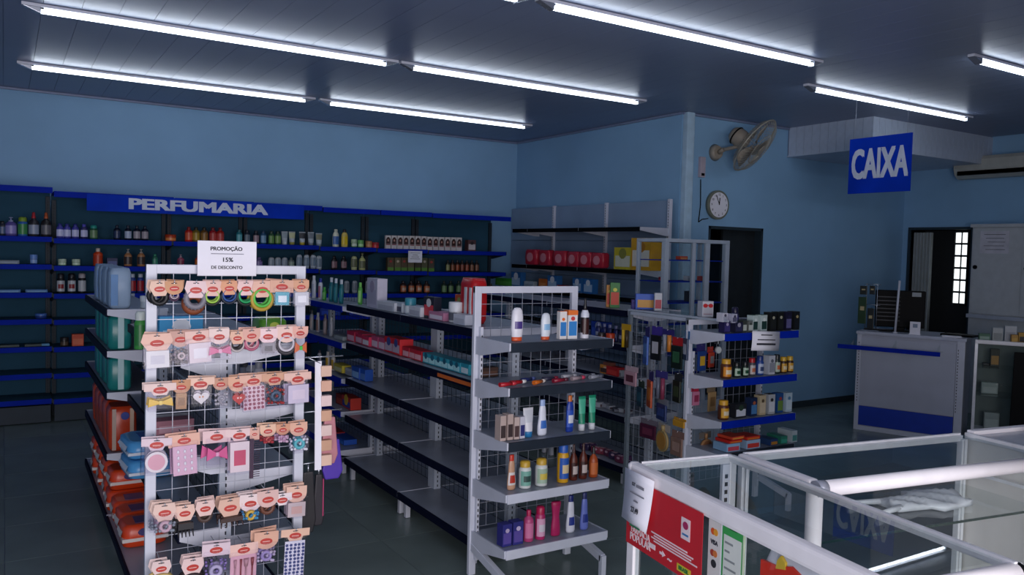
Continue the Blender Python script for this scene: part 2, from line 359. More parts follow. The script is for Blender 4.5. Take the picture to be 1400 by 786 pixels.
# ------------------------------------------------------------------ shelf units
def holes(mb, x, y, z0, z1, axis='y', w=.006):
    z = z0
    while z < z1:
        if axis == 'y': mb.box(x - w / 2, x + w / 2, y - .001, y + .001, z, z + .014)
        else: mb.box(x - .001, x + .001, y - w / 2, y + w / 2, z, z + .014)
        z += .028
def upright(par, x, y, z0, z1, face='y', w=.035, mat=None, sgn=-1):
    u = MB().box(x - w / 2, x + w / 2, y - w / 2, y + w / 2, z0, z1).build('upright', mat or WHITE, par, .002)
    mb = MB()
    if face == 'y': holes(mb, x, y + sgn * (w / 2 + .0005), z0 + .05, z1 - .03)
    else: holes(mb, x + sgn * (w / 2 + .0005), y, z0 + .05, z1 - .03, 'x')
    mb.build('slot_row', SLOT, u); return u
# shelf: front runs along X (faces -Y); bracket arms at both ends
def shelf_x(par, x0, x1, yf, yb, z, edge=BLUE, top=SHELFTOP, lip=.045, brk=True, brmat=WHITE):
    s = MB().box(x0 + .004, x1 - .004, yf + .004, yb, z - .012, z).build('shelf', top, par)
    MB().box(x0 + .004, x1 - .004, yf - .006, yf + .006, z - lip, z + .003).build('shelf_edge', edge, s, .002)
    if brk:
        for x in (x0, x1):
            MB().add([(xx, yy, zz) for xx in (x - .004, x + .004) for yy, zz in ((yf, z + .002), (yf, z - .035), (yb - .06, z - .085), (yb, z - .085), (yb, z + .002))],
                     [(0, 1, 2, 3, 4), (9, 8, 7, 6, 5)] + [(i, (i + 1) % 5, 5 + (i + 1) % 5, 5 + i) for i in range(5)]).build('bracket', brmat, s)
    return s
def shelf_y(par, y0, y1, xf, xb, z, edge=BLUE, top=SHELFTOP, lip=.04, brmat=WHITE):
    d = 1 if xb > xf else -1
    s = MB().box(min(xf, xb), max(xf, xb), y0 + .004, y1 - .004, z - .012, z).build('shelf', top, par)
    MB().box(xf - .006, xf + .006, y0 + .004, y1 - .004, z - lip, z + .003).build('shelf_edge', edge, s, .002)
    for y in (y0, y1):
        MB().add([(xx, yy, zz) for yy in (y - .0035, y + .0035) for xx, zz in ((xf, z + .002), (xf, z - .03), (xb - d * .06, z - .075), (xb, z - .075), (xb, z + .002))],
                 [(0, 1, 2, 3, 4), (9, 8, 7, 6, 5)] + [(i, (i + 1) % 5, 5 + (i + 1) % 5, 5 + i) for i in range(5)]).build('bracket', brmat, s)
    return s
def wire_grid_xz(par, x0, x1, y, z0, z1, sp=.059, r=.0012, mat=CHROME):
    mb = MB(); n = round((x1 - x0) / sp)
    for i in range(n + 1): x = x0 + (x1 - x0) * i / n; mb.box(x - r, x + r, y - r, y + r, z0, z1)
    n = round((z1 - z0) / sp)
    for i in range(n + 1): z = z0 + (z1 - z0) * i / n; mb.box(x0, x1, y - 3 * r, y - r, z - r, z + r)
    return mb.build('wire_grid', mat, par)
def wire_grid_yz(par, x, y0, y1, z0, z1, sp=.059, r=.0012, mat=CHROME):
    mb = MB(); n = round((y1 - y0) / sp)
    for i in range(n + 1): y = y0 + (y1 - y0) * i / n; mb.box(x - r, x + r, y - r, y + r, z0, z1)
    n = round((z1 - z0) / sp)
    for i in range(n + 1): z = z0 + (z1 - z0) * i / n; mb.box(x - 3 * r, x - r, y0, y1, z - r, z + r)
    return mb.build('wire_grid', mat, par)

# back wall shelving, one unit per bay
YFR = 8.30
LV = (1.645, 1.40, 1.15, .915, .67, .43, .20)
bays = ((-.62, .365, .02, 2.10, 'tall blue-edged wall shelf bay at the far left of the back wall'), (.375, 1.36, .01, 2.07, 'blue-edged wall shelf bay under the start of the PERFUMARIA sign'),
        (1.37, 2.10, .01, 2.065, 'blue-edged wall shelf bay under the middle of the PERFUMARIA sign'), (2.11, 2.80, .005, 2.06, 'blue-edged wall shelf bay under the end of the PERFUMARIA sign'),
        (2.81, 3.44, -.005, 2.05, 'blue-edged wall shelf bay just right of the PERFUMARIA sign'), (3.45, 4.06, -.01, 2.05, 'blue-edged wall shelf bay holding the row of hair dye boxes'),
        (4.07, 5.10, -.015, 2.045, 'rightmost blue-edged wall shelf bay, against the side wall'))
DZ = {}
for x0, x1, dz, zt, lab in bays:
    t = thing('wall_shelf_unit', lab, 'shelf', (0, 0, 0), group='blue-edged shelf bays on the back wall')
    MB().box(x0, x1, 8.68, 8.70, .1, zt).build('back_panel', PANEL, t)
    upright(t, x0 + .02, 8.665, 0, zt - .06, mat=M('upright_dark', hexl('24323e'), .6)); upright(t, x1 - .02, 8.665, 0, zt - .06, mat=MATS['upright_dark'])
    for z in LV: shelf_x(t, x0, x1, YFR, 8.67, z + dz, top=PANEL, lip=.042, brmat=MATS['upright_dark'])
    s = MB().box(x0, x1, 8.22, 8.68, zt - .02, zt).build('canopy', BLUE, t); MB().box(x0, x1, 8.21, 8.225, zt - .05, zt + .002).build('canopy_edge', BLUE, s, .002)
    MB().box(x0 + .01, x1 - .01, 8.33, 8.36, .01, .16).build('plinth', MATS['upright_dark'], t)
def back_dz(x):
    for x0, x1, dz, zt, l in bays:
        if x <= x1 + .005: return dz
    return -.015
t = thing('perfumaria_sign', 'long blue sign reading PERFUMARIA on the back shelf top', 'sign', (0, 8.20, 1.99))
MB().box(.63, 2.60, -.006, .006, -.078, .072).build('sign_board', MATS['sign_blue'], t)
text('PERFUMARIA', .135, MATS['sign_white'], 'lettering', t, (1.595, -.0075, -.004), (PI / 2, 0, 0), 1.62, .0065)

# white-panelled shelving on the side wall (faces -X)
t = thing('side_wall_shelving', 'white-panelled shelving with black-edged shelves on the side wall', 'shelf')
XP = 5.50
yy = 5.92
for k in range(3):
    ya, yb = 5.92 + k * .98, 5.92 + (k + 1) * .98 - .01
    for j in range(5):
        z1 = 2.18 - j * .40; MB().box(XP, XP + .02, ya, min(yb, YB - .02), max(z1 - .395, .05), z1).build('back_panel', PANELW, t, .002)
    upright(t, XP - .01, ya, 0, 2.19, 'x')
for k in range(3):
    ya, yb = 5.92 + k * .98, min(5.92 + (k + 1) * .98 - .005, 8.20 if k == 2 else 99)
    for z in (1.905, 1.49, 1.22, .9, .58, .2): shelf_y(t, ya, yb, 5.12, XP, z, edge=BLACK, top=PANELW)

# ------------------------------------------------------------------ gondolas
def gondola(lab, xl, xs, xr, bays_, ztop, feet=True, grid=True, left=True, right=True, edge=None):
    t = thing('gondola_shelf', lab, 'shelf')
    for (y0, y1, zl, zr, el, xl_) in bays_:
        upright(t, xs, y0 + .02, 0, ztop, 'y', .045, GREY); upright(t, xs, y1 - .02, 0, ztop, 'y', .045, GREY)
        if grid: wire_grid_yz(t, xs + .02, y0 + .05, y1 - .05, .17, ztop - .02, .06, .0012, MATS['upright_dark'])
        for i, z in enumerate(zl): shelf_y(t, y0, y1, xl if i == 0 else (xl_ or xl), xs, z, edge=el)
        for z in zr: shelf_y(t, y0, y1, xr, xs, z, edge=el)
        for x in (xl + .03, xr - .05):
            MB().box(x, x + .03, y0 + .03, y0 + .06, .002, .115).build('foot', WHITE, t, .002); MB().box(x, x + .03, y1 - .06, y1 - .03, .002, .115).build('foot', WHITE, t, .002)
        MB().box(xl + .03, xr - .03, y0 + .03, y0 + .055, .085, .117).build('base_rail', WHITE, t, .002)
        MB().box(xl + .03, xr - .03, y1 - .055, y1 - .03, .085, .117).build('base_rail', WHITE, t, .002)
    return t
G2L = (.15, .455, .72, .97, 1.24)
NE = M('edge_navy_dark', hexl('0a1028'), .6, spec=.1)
gondola('near part of the central aisle shelving, mostly bare with navy edges', 2.05, 2.30, 2.56,
        [(3.62, 4.54, G2L, G2L, NE, None), (4.545, 5.46, G2L, G2L, NE, None)], 1.25)
gondola('far part of the central aisle shelving, separate unit with blue top edge', 2.05, 2.30, 2.56,
        [(5.55, 6.50, (.18, .46, .70, .955, 1.22), (.18, .46, .70, .955, 1.22), BLUE, None)], 1.3)
gondola('left aisle shelving holding nappy packs behind the accessory rack', .48, .76, 1.05,
        [(3.36, 4.92, (.13, .50, .80, 1.19), (.13, .46, .72, .98, 1.24), NE, .585), (4.94, 6.3, (.13, .47, .81, 1.04, 1.27), (.13, .46, .72, .98, 1.24), NE, None)], 1.28)
gondola('right aisle shelving with wire side panel behind the vitamin rack', 3.72, 3.97, 4.22,
        [(4.40, 5.4, (.13, .49, .76, 1.0, 1.245), (.13, .49, .76, 1.0, 1.245), NE, None), (5.41, 6.4, (.13, .49, .76, 1.0, 1.245), (.13, .49, .76, 1.0, 1.245), NE, None)], 1.25)

# ------------------------------------------------------------------ end racks
def end_rack(name, lab, x0, x1, yp, yf, ztop, shelves, sedges, gridz, feet=True, pw=.038):
    t = thing(name, lab, 'rack', (0, 0, 0))
    for x in (x0 + pw / 2, x1 - pw / 2):
        MB().box(x - pw / 2, x + pw / 2, yp - .012, yp + .012, .02, ztop).build('post', WHITE, t, .003)
    MB().box(x0, x1, yp - .011, yp + .011, ztop - .035, ztop).build('top_rail', WHITE, t, .003)
    if shelves:
        for x in (x0 + pw - .006, x1 - pw + .006):
            mb = MB().box(x - .008, x + .008, yp - .034, yp - .012, .1, ztop - .2); mb.build('slotted_strip', WHITE, t, .002)
            mb = MB(); holes(mb, x, yp - .0345, .15, ztop - .24); mb.build('slot_row', SLOT, t)
    wire_grid_xz(t, x0 + pw, x1 - pw, yp, gridz, ztop - .03)
    for z, e in zip(shelves, sedges):
        shelf_x(t, x0 + .012, x1 - .012, yf, yp - .012, z, edge=e, lip=.042)
    if feet:
        for x in (x0 + .02, x1 - .02):
            MB().obox((x, yp, .17), (x, yf + .02, .10), .028, .04).obox((x, yf + .02, .115), (x, yf + .02, .0), .028, .028).build('foot', WHITE, t, .002)
    return t
CR_ = end_rack('shelf_rack', 'white five-shelf end rack with sun lotions and deodorants', 1.97, 2.60, 3.50, 3.17, 1.47, (1.22, 1.01, .755, .51, .245), (NAVY, NAVY, NAVY, WHITE, WHITE), .26)
VR_ = end_rack('shelf_rack', 'white end rack with blue-edged shelves of vitamin pots', 3.66, 4.36, 3.75, 3.45, 1.245, (1.18, .90, .645, .445), (BLUE, BLUE, BLUE, NAVY), .2)
LX0, LX1, LY = .45, 1.055, 3.30
LR_ = end_rack('accessory_rack', 'white wire grid rack hung with hair accessory cards', LX0, LX1, LY, LY, 1.565, (), (), .05)
# wire side frame of the right gondola
t = thing('wire_side_panel', 'wire grid side panel hung with combs and brushes, grey pole', 'rack')
MB().box(3.69, 3.715, 4.335, 4.365, 0, 1.25).box(3.69, 3.715, 3.77, 3.80, 0, 1.25).build('post', M('pole_grey', hexl('6f7a84'), .4), t, .003)
MB().box(3.685, 3.725, 3.80, 4.335, 1.228, 1.25).build('top_rail', GREY, t, .003)
wire_grid_yz(t, 3.70, 3.79, 4.34, .15, 1.23)
t2 = thing('top_ledge', 'narrow glass ledge along the top of the right aisle shelving', 'shelf', (0, 0, 1.252))
MB().box(3.69, 3.96, 3.47, 4.38, 0, .007).build('glass_plate', GLASS, t2)
MB().box(3.70, 3.72, 3.46, 4.38, .0, .012).build('ledge_edge', GREY, t2)

# ------------------------------------------------------------------ product templates
BODY = dict(
 round=([(0, 0), (.9, 0), (1, .02), (1, .66), (.85, .74), (.42, .80), (.42, .83)], [(.46, .81), (.46, .98), (.40, 1), (0, 1)], 1, (.12, .6)),
 flat=([(0, 0), (.88, 0), (1, .03), (1, .55), (.95, .7), (.7, .8), (.5, .84)], [(.54, .82), (.52, .98), (.4, 1), (0, 1)], .6, (.14, .6)),
 inverted=([(0, .10), (.86, .11), (.9, .14), (1, .32), (.98, .72), (.82, .91), (.5, .985), (0, 1)], [(0, 0), (.84, 0), (.88, .02), (.88, .125), (.8, .13)], .62, (.2, .8)),
 pot=([(0, 0), (.95, 0), (1, .03), (1, .66), (.8, .76)], [(.84, .75), (.84, .98), (.78, 1), (0, 1)], 1, (.1, .6)),
 jar=([(0, 0), (.9, 0), (1, .08), (1, .56)], [(1.04, .55), (1.04, .96), (.97, 1), (0, 1)], 1, (.12, .5)),
 aerosol=([(0, 0), (.98, 0), (1, .01), (1, .70), (.78, .77)], [(.84, .765), (.84, .95), (.6, 1), (0, 1)], 1, (.1, .64)),
 slim=([(0, 0), (.9, 0), (1, .02), (1, .70), (.7, .8), (.62, .82)], [(.66, .81), (.66, .98), (.6, 1), (0, 1)], .75, (.1, .64)),
 pump=([(0, 0), (.9, 0), (1, .03), (1, .60), (.7, .70), (.34, .75)], [(.40, .745), (.40, .82), (.12, .83), (.12, .93), (.34, .935), (.34, .975), (0, .98)], .8, (.12, .54)),
 spray=([(0, 0), (.92, 0), (1, .02), (1, .52), (.8, .64), (.40, .72), (.36, .76)], [(.40, .75), (.40, .82), (.30, .85), (.30, .95), (.2, 1), (0, 1)], .9, (.1, .48)),
 hourglass=([(0, 0), (.85, 0), (.98, .04), (.92, .3), (.72, .55), (.82, .72), (1, .90)], [(1, .89), (1.02, .97), (.9, 1), (0, 1)], .55, (.1, .4)),
 curvy=([(0, 0), (.85, .0), (1, .06), (1, .25), (.78, .5), (.74, .66), (.66, .78), (.5, .84)], [(.54, .82), (.54, .98), (.46, 1), (0, 1)], .6, (.14, .5)))
TPL = {}
def interp(prof, z):
    for (r0, z0), (r1, z1) in zip(prof, prof[1:]):
        if z0 <= z <= z1 and z1 > z0: return r0 + (r1 - r0) * (z - z0) / (z1 - z0)
    return prof[-1][0]
def P_(v): return round(v, 3)
def t_bottle(style, w, h, body, cap, lab=None, acc=None):
    key = (style, P_(w), P_(h), body, cap, lab, acc)
    if key in TPL: return TPL[key]
    bp, cp, ry, (l0, l1) = BODY[style]; r = w / 2; n = 14 if w > .035 else 10
    sc = lambda p: [(a, b * h) for a, b in p]
    parts = [('body', MB().lathe(sc(bp), n, r, r * ry).mesh('body', C(body)))]
    parts.append(('nozzle' if style in ('pump', 'spray') else 'cap', MB().lathe(sc(cp), n, r, r * ry).mesh('cap', C(cap))))
    if style == 'pump': parts[-1][1].name = 'nozzle'
    if lab:
        zs = [l0 + (l1 - l0) * i / 4 for i in range(5)]
        parts.append(('front_label', MB().lathe([(interp(bp, z), z * h) for z in zs], 10, r, r * ry, a0=PI * 1.12, a1=PI * 1.88, off=.0006).mesh('front_label', C(lab))))
    if acc:
        m_ = l0 + (l1 - l0) * .45; zs = [m_ - .10, m_ - .03, m_ + .07, m_ + .12]
        parts.append(('label_mark', MB().lathe([(interp(bp, z), z * h) for z in zs], 8, r, r * ry, a0=PI * 1.28, a1=PI * 1.72, off=.0012).mesh('label_mark', C(acc))))
    TPL[key] = parts; return parts
def t_tube(w, h, body, cap, lab=None):        # stands on its cap, flat crimp on top
    key = ('tube', P_(w), P_(h), body, cap, lab)
    if key in TPL: return TPL[key]
    def loft(zs, off=0, a0=0, a1=2 * PI, n=14):
        mb = MB(); full = a1 - a0 > 6.28; m = n if full else n + 1; vs = []
        for z in zs:
            k = (z - .2) / .8; rx = w / 2 * (.78 + .22 * k); ry = w / 2 * (.74 * (1 - k) + .03)
            for i in range(m): a = a0 + (a1 - a0) * i / n; vs.append(((rx + off) * math.cos(a), (ry + off) * math.sin(a), z * h))
        fs = [(k * m + i, k * m + (i + 1) % m, (k + 1) * m + (i + 1) % m, (k + 1) * m + i) for k in range(len(zs) - 1) for i in range(n)]
        mb.add(vs, fs, True)
        if full: mb.add(vs[-m:], [tuple(range(m))])
        return mb
    p = [('body', loft((.2, .45, .7, .9, 1)).mesh('body', C(body))), ('cap', MB().lathe([(0, 0), (.72, 0), (.76, .02), (.74, .2 * h), (.3, .205 * h), (0, .205 * h)], 14, w / 2, w / 2).mesh('cap', C(cap)))]
    # cap z values are absolute except scaling
    if lab: p.append(('front_label', loft((.5, .65, .8, .92), .0007, PI * 1.1, PI * 1.9, 10).mesh('front_label', C(lab))))
    TPL[key] = p; return p
def t_box(w, d, h, col, lab=None, acc=None, top=None):
    key = ('box', P_(w), P_(d), P_(h), col, lab, acc, top)
    if key in TPL: return TPL[key]
    p = [('carton', MB().box(-w / 2, w / 2, -d / 2, d / 2, 0, h).mesh('carton', C(col, .5), min(.0015, w * .05)))]
    if lab: p.append(('front_label', MB().box(-w * .42, w * .42, -d / 2 - .0008, -d / 2 + .0005, h * .12, h * .62).mesh('front_label', C(lab, .5))))
    if acc: p.append(('label_mark', MB().prism([(w * .22 * math.cos(a), h * .72 + w * .2 * math.sin(a)) for a in [2 * PI * i / 10 for i in range(10)]], -d / 2 - .0012, -d / 2).mesh('label_mark', C(acc, .5))))
    if top: p.append(('top_flap', MB().box(-w / 2 + .001, w / 2 - .001, -d / 2 + .001, d / 2 - .001, h, h + .0012).mesh('top_flap', C(top, .5))))
    TPL[key] = p; return p
def t_pack(w, d, h, col, band=None, mark=None, crimp=True, skew=.1):   # soft film-wrapped bundle
    key = ('pack', P_(w), P_(d), P_(h), col, band, mark, crimp)
    if key in TPL: return TPL[key]
    mb = MB(); N = 6; vs = []
    prof = [(0, .80), (.10, .97), (.5, 1.0), (.88, .97), (1, .82)]
    for z, k in prof:
        for i in range(16):
            a = 2 * PI * (i + .5) / 16; c, s = math.cos(a), math.sin(a); q_ = .35
            x = math.copysign(abs(c) ** q_, c); y = math.copysign(abs(s) ** q_, s)
            jt = 1 + random.uniform(-.02, .02)
            vs.append((x * w / 2 * k * jt, y * d / 2 * k * jt, z * h))
    fs = [(r * 16 + i, r * 16 + (i + 1) % 16, (r + 1) * 16 + (i + 1) % 16, (r + 1) * 16 + i) for r in range(4) for i in range(16)]
    mb.add(vs, fs, True); mb.add(vs[:16], [tuple(range(15, -1, -1))]); mb.add(vs[-16:], [tuple(range(16))])
    p = [('wrapper', mb.mesh('wrapper', C(col, .28)))]
    if band: p.append(('white_band', MB().box(-w * .502, w * .502, -d / 2 - .0015, d / 2 * .6, h * .30, h * .45).mesh('white_band', C(band, .4))))
    if mark:
        p.append(('printed_mark', MB().prism([(w * .17 * math.cos(a), h * .68 + h * .17 * math.sin(a)) for a in [2 * PI * i / 12 for i in range(12)]], -d / 2 - .002, -d / 2 + .01).mesh('printed_mark', C(mark, .4))))
        p.append(('printed_top', MB().box(-w * .2, w * .25, -d * .3, d * .25, h - .002, h + .0015).mesh('printed_top', C(mark, .4))))
    if crimp: p.append(('end_seal', MB().add([(-w * .46, -d * .3, h * .2), (-w * .46, d * .3, h * .2), (-w / 2 - .006, d * .36, h * .5), (-w / 2 - .006, -d * .36, h * .5), (-w * .46, -d * .3, h * .8), (-w * .46, d * .3, h * .8)],
                        [(0, 1, 2, 3), (3, 2, 5, 4)]).mesh('end_seal', C(band or 'c9ccd4', .3))))
    TPL[key] = p; return p
def put(tpl, name, label, cat, loc, rz=0, group=None, tilt=None):
    o = thing(name, label, cat, loc, rz, group, tilt)
    for pn, me in tpl: obj(pn, me, o)
    return o
ORD = ['leftmost', 'second', 'third', 'fourth', 'fifth', 'sixth', 'seventh', 'eighth', 'ninth', 'tenth', 'eleventh', 'twelfth', 'thirteenth', 'fourteenth', 'fifteenth']
NUM = ['', 'one', 'two', 'three', 'four', 'five', 'six', 'seven', 'eight', 'nine', 'ten', 'eleven', 'twelve', 'thirteen', 'fourteen', 'fifteen']
def clip(words, n=16):
    w_ = words.split(); return ' '.join(w_[:n])
# generic row: items (px, wpx, hpx, maker, desc, name, cat)
def row(items, where, Y=None, X=None, z=0, zf=None, rz=0, jitter=.006, far=0):
    cnt = {}; seen = {}
    for it in items: cnt[it[4]] = cnt.get(it[4], 0) + 1
    for px, wp, hp, mk, desc, name, cat in items:
        if Y is not None:
            zz = z; x_ = PX(px, Y, zz)
            if zf: zz = z + zf(x_)
            loc = (x_, Y + random.uniform(0, jitter), zz + .0035)
            k = mpp(x_, Y, zz); vx = Vector((x_, Y)).normalized(); kw = k
            r_ = rz + random.uniform(-.06, .06)
        else:
            y_ = PY(px, X, z); loc = (X + random.uniform(0, jitter), y_, z + .0035); k = mpp(X, y_, z); kw = k if cat in ('bottle', 'jar', 'tube', 'can', 'tub') else min(abs(PY(px + .5, X, z) - PY(px - .5, X, z)), 2.2 * k) * .96; r_ = -PI / 2 + rz + random.uniform(-.06, .06)
        i = seen.get(desc, 0); seen[desc] = i + 1; n = cnt[desc]
        pos = '' if n == 1 else (' rightmost' if i == n - 1 else ' ' + ORD[i]) + ' of ' + NUM[n]
        lab = (desc + ',' + pos + ' ' + where) if n > 1 else desc + ' ' + where
        put(mk(wp * kw, hp * k), name, clip(lab), cat, loc, r_, (desc + 's ' + where) if n > 1 else None)
def B(style, body, cap, lab=None, acc=None): return lambda w, h: t_bottle(style, w, h, body, cap, lab, acc)
def TB(body, cap, lab=None): return lambda w, h: t_tube(w, h, body, cap, lab)
def BX(col, lab=None, acc=None, top=None, d=None): return lambda w, h: t_box(w, d or w * .8, h, col, lab, acc, top)

# ------------------------------------------------------------------ back wall goods
Yr = 8.37
W1 = 'top shelf far left bay'
row([(3, 10, 20, B('flat', '1c2233', '0c0f18', '39507a'), 'dark shampoo bottle with pale print', 'shampoo_bottle', 'bottle'),
     (15, 14, 26, B('pump', '5a4f96', '8d94b8', '8e86c4'), 'violet pump bottle', 'pump_bottle', 'bottle'),
     (31, 12, 26, B('aerosol', '2c62b4', '7d9a2a', '3f8a4b'), 'green and blue can with olive cap', 'spray_can', 'can'),
     (46, 13, 33, B('spray', '27262e', 'a8232f', '8f9ab0'), 'dark spray bottle with red top', 'spray_bottle', 'bottle'),
     (63, 13, 33, B('spray', '241f22', 'b2542a', '64636a'), 'dark spray bottle with orange top', 'spray_bottle', 'bottle')], W1, Y=Yr, z=LV[0], zf=back_dz)
W2 = 'left of PERFUMARIA lettering'
row([(82, 9, 20, B('flat', '3b3a9a', '272a80', 'b9bde0'), 'purple shampoo bottle', 'shampoo_bottle', 'bottle'),
     (92, 9, 20, B('flat', '3b3a9a', '272a80', 'b9bde0'), 'purple shampoo bottle', 'shampoo_bottle', 'bottle'),
     (103, 9, 20, B('flat', '3b3a9a', '272a80', 'b9bde0'), 'purple shampoo bottle', 'shampoo_bottle', 'bottle'),
     (115, 9, 20, B('flat', '2a2a66', '4a48b0', 'b9bde0'), 'indigo bottle with lilac cap', 'shampoo_bottle', 'bottle'),
     (128, 10, 19, B('aerosol', '235a40', '2f9a8c', '6a8a60'), 'green can with teal cap', 'spray_can', 'can')]
    + [(p, 9, 20, B('round', '141a30', '1b2236', c), 'navy bottle with white print', 'shampoo_bottle', 'bottle') for p, c in ((160, '2e3c60'), (175, 'b4c2da'), (187, 'a89fa8'), (198, 'a89fa8'))], W2, Y=Yr, z=LV[0], zf=back_dz)
W3 = 'on the top shelf beneath PERFUMARIA'
row([(233, 14, 9, B('jar', 'd0491c', 'b63c14', 'e08a4a'), 'flat orange jar', 'cream_jar', 'jar')]
    + [(p, 10, 20, B('round', c, c2, l), d, 'shampoo_bottle', 'bottle') for p, c, c2, l, d in ((258, 'c8281e', '8a1a14', 'e0603a', 'red bottle with orange label'), (268, '7a6420', '2a2418', 'b09030', 'mustard bottle'), (279, '6e4a1c', '2a2418', '9c7030', 'brown bottle'), (291, 'a81c22', '7a1418', 'c84a44', 'crimson bottle'), (301, 'b4261c', '7a1418', 'c84a44', 'scarlet bottle'))]
    + [(p, 8, 18, B('slim', c, c2, l), d, 'shampoo_bottle', 'bottle') for p, c, c2, l, d in ((327, '1f7c88', '15606a', '5fb0b8', 'teal bottle'), (338, '16283a', '101a28', '6a7c88', 'black slim bottle'), (350, '18202e', '101a28', 'a08890', 'black slim bottle with pink print'), (360, '2a5c84', '1c4060', '7aa4c4', 'steel blue bottle'), (371, '2f5a3a', '1c3a2a', '6a9a50', 'dark green bottle'), (380, '35603a', '1c3a2a', '7aa054', 'moss green bottle'))]
    + [(p, 9, 18, TB('b8c2c8', c, l), d, 'cream_tube', 'tube') for p, c, l, d in ((389, 'c8d0d4', '9aa8b0', 'silver tube'), (399, 'a8a24a', 'c8cc9c', 'white tube with olive cap'), (413, 'c8b43a', '2c2c30', 'white tube with black V mark'), (425, '8a949c', '7a848c', 'grey tube with dark print'), (436, '8a9ca4', '8a8a6a', 'pale tube with slate cap'))], W3, Y=Yr, z=LV[0], zf=back_dz)
W4 = 'on the top shelf right of the sign'
row([(459, 9, 24, B('flat', 'd8dcc8', 'd0d4c0', '3f6cb0'), 'white bottle with blue label', 'lotion_bottle', 'bottle'),
     (471, 9, 24, B('flat', 'd8c060', '2a1e28', 'e0c020'), 'yellow bottle with dark cap', 'lotion_bottle', 'bottle'),
     (484, 8, 11, B('jar', '3f8a44', 'a8c0a0', 'd0dcc8'), 'green jar with pale lid', 'cream_jar', 'jar'), (493, 8, 10, B('jar', '3a9a34', '6ab060', 'b0d8a0'), 'small bright green jar', 'cream_jar', 'jar'),
     (504, 9, 9, B('jar', 'b06a3a', 'a8744a', 'c89060'), 'brown jar', 'cream_jar', 'jar'), (513, 10, 8, B('jar', 'b01820', 'a01a20', 'c03038'), 'low red jar', 'cream_jar', 'jar')], W4, Y=Yr, z=LV[0], zf=back_dz)
def hairdye(w, h):
    key = ('dye', P_(w), P_(h))
    if key not in TPL:
        d = w * .55
        TPL[key] = [('carton', MB().box(-w / 2, w / 2, -d / 2, d / 2, 0, h).mesh('carton', C('cfc8c6', .5), .001)),
            ('portrait_hair', MB().prism([(-w * .42, h * .35), (w * .42, h * .35), (w * .42, h * .72), (w * .15, h * .88), (-w * .15, h * .86), (-w * .42, h * .7)], -d / 2 - .001, -d / 2).mesh('portrait_hair', C('3a1c18', .5))),
            ('portrait_face', MB().prism([(w * .14 * math.cos(a), h * .62 + w * .2 * math.sin(a)) for a in [2 * PI * i / 10 for i in range(10)]], -d / 2 - .002, -d / 2).mesh('portrait_face', C('c99a88', .5))),
            ('red_band', MB().box(-w * .4, w * .4, -d / 2 - .001, -d / 2, h * .27, h * .33).mesh('red_band', C('8a2a2c', .5)))]
    return TPL[key]
row([(530 + i * 8.1, 7.6, 18, hairdye, 'white hair dye box with portrait', 'hair_dye_box', 'box') for i in range(13)] + [(643, 12, 15, BX('5a3a3c', 'c8c0c0', '2a1c20'), 'brown hair dye box standing alone', 'hair_dye_box', 'box')],
    'on top shelf right half', Y=Yr, z=LV[0], zf=back_dz)
# second level
row([(10, 28, 5, BX('6a7888', '8a98a8', d=.08), 'flat grey carton', 'flat_carton', 'box'), (46, 9, 13, B('jar', '2a4a9a', '6a90d0', '8aa8d8'), 'blue jar with pale lid', 'cream_jar', 'jar')], 'on the second shelf, far left bay', Y=Yr, z=LV[1], zf=back_dz)
row([(85, 10, 9, B('jar', '4f8a50', 'b8c8b0', 'c8d8c0'), 'green cream jar with white lid', 'cream_jar', 'jar'), (104, 10, 9, B('jar', '4f8a50', 'b8c8b0', 'c8d8c0'), 'green cream jar with white lid', 'cream_jar', 'jar'),
     (134, 12, 24, B('round', 'd04820', 'd8ccc0', 'b83a18'), 'orange-red bottle with white cap', 'lotion_bottle', 'bottle'), (153, 13, 11, BX('1c2450', '4a568a'), 'small navy box', 'small_box', 'box'),
     (175, 10, 24, B('pump', 'b07a50', 'b0a8a0', '3a2c28'), 'tan pump bottle', 'pump_bottle', 'bottle'), (193, 10, 24, B('pump', 'b07a50', 'b0a8a0', '3a2c28'), 'tan pump bottle', 'pump_bottle', 'bottle'),
     (212, 7, 17, B('flat', '1f6a50', '2a8a68', '3a8a70'), 'small green bottle', 'shampoo_bottle', 'bottle'), (247, 9, 17, B('pump', 'a04a64', 'b8a0a8', '80304a'), 'rose pump bottle', 'pump_bottle', 'bottle'),
     (271, 9, 16, B('round', 'c8401c', 'a83010', 'e07a30'), 'orange-red small bottle', 'shampoo_bottle', 'bottle')], 'on the second shelf, left', Y=Yr, z=LV[1], zf=back_dz)
row([(354, 9, 15, B('flat', '4a3a70', '5a4a80', '7a6aa0'), 'violet bottle', 'shampoo_bottle', 'bottle')]
    + [(p, 8.5, 15, B('inverted', 'b8bcc0', '8a9098', '8a98a4'), 'white rounded bottle', 'lotion_bottle', 'bottle') for p in (371, 380, 389)]
    + [(398, 8, 15, B('round', '707a78', '5a6462', '90a090'), 'grey bottle', 'shampoo_bottle', 'bottle')]
    + [(p, 8.5, 19, B('inverted', 'c4ccd4', '9aa4ae', '7a8c9c'), 'tall white oval bottle', 'lotion_bottle', 'bottle') for p in (409, 419, 428, 436)]
    + [(p, 8.5, 19, B('flat', '1c1418', '140e12', '8a6a70'), 'black bottle with small print', 'shampoo_bottle', 'bottle') for p in (457, 470)]
    + [(484, 9, 19, B('inverted', 'c8cc98', 'b0b480', '6a7050'), 'cream oval bottle', 'lotion_bottle', 'bottle'), (495, 9, 23, B('pump', 'c8cc88', 'a8ac80', '6a7050'), 'cream pump bottle', 'pump_bottle', 'bottle')],
    'on the second shelf, middle', Y=Yr, z=LV[1], zf=back_dz)
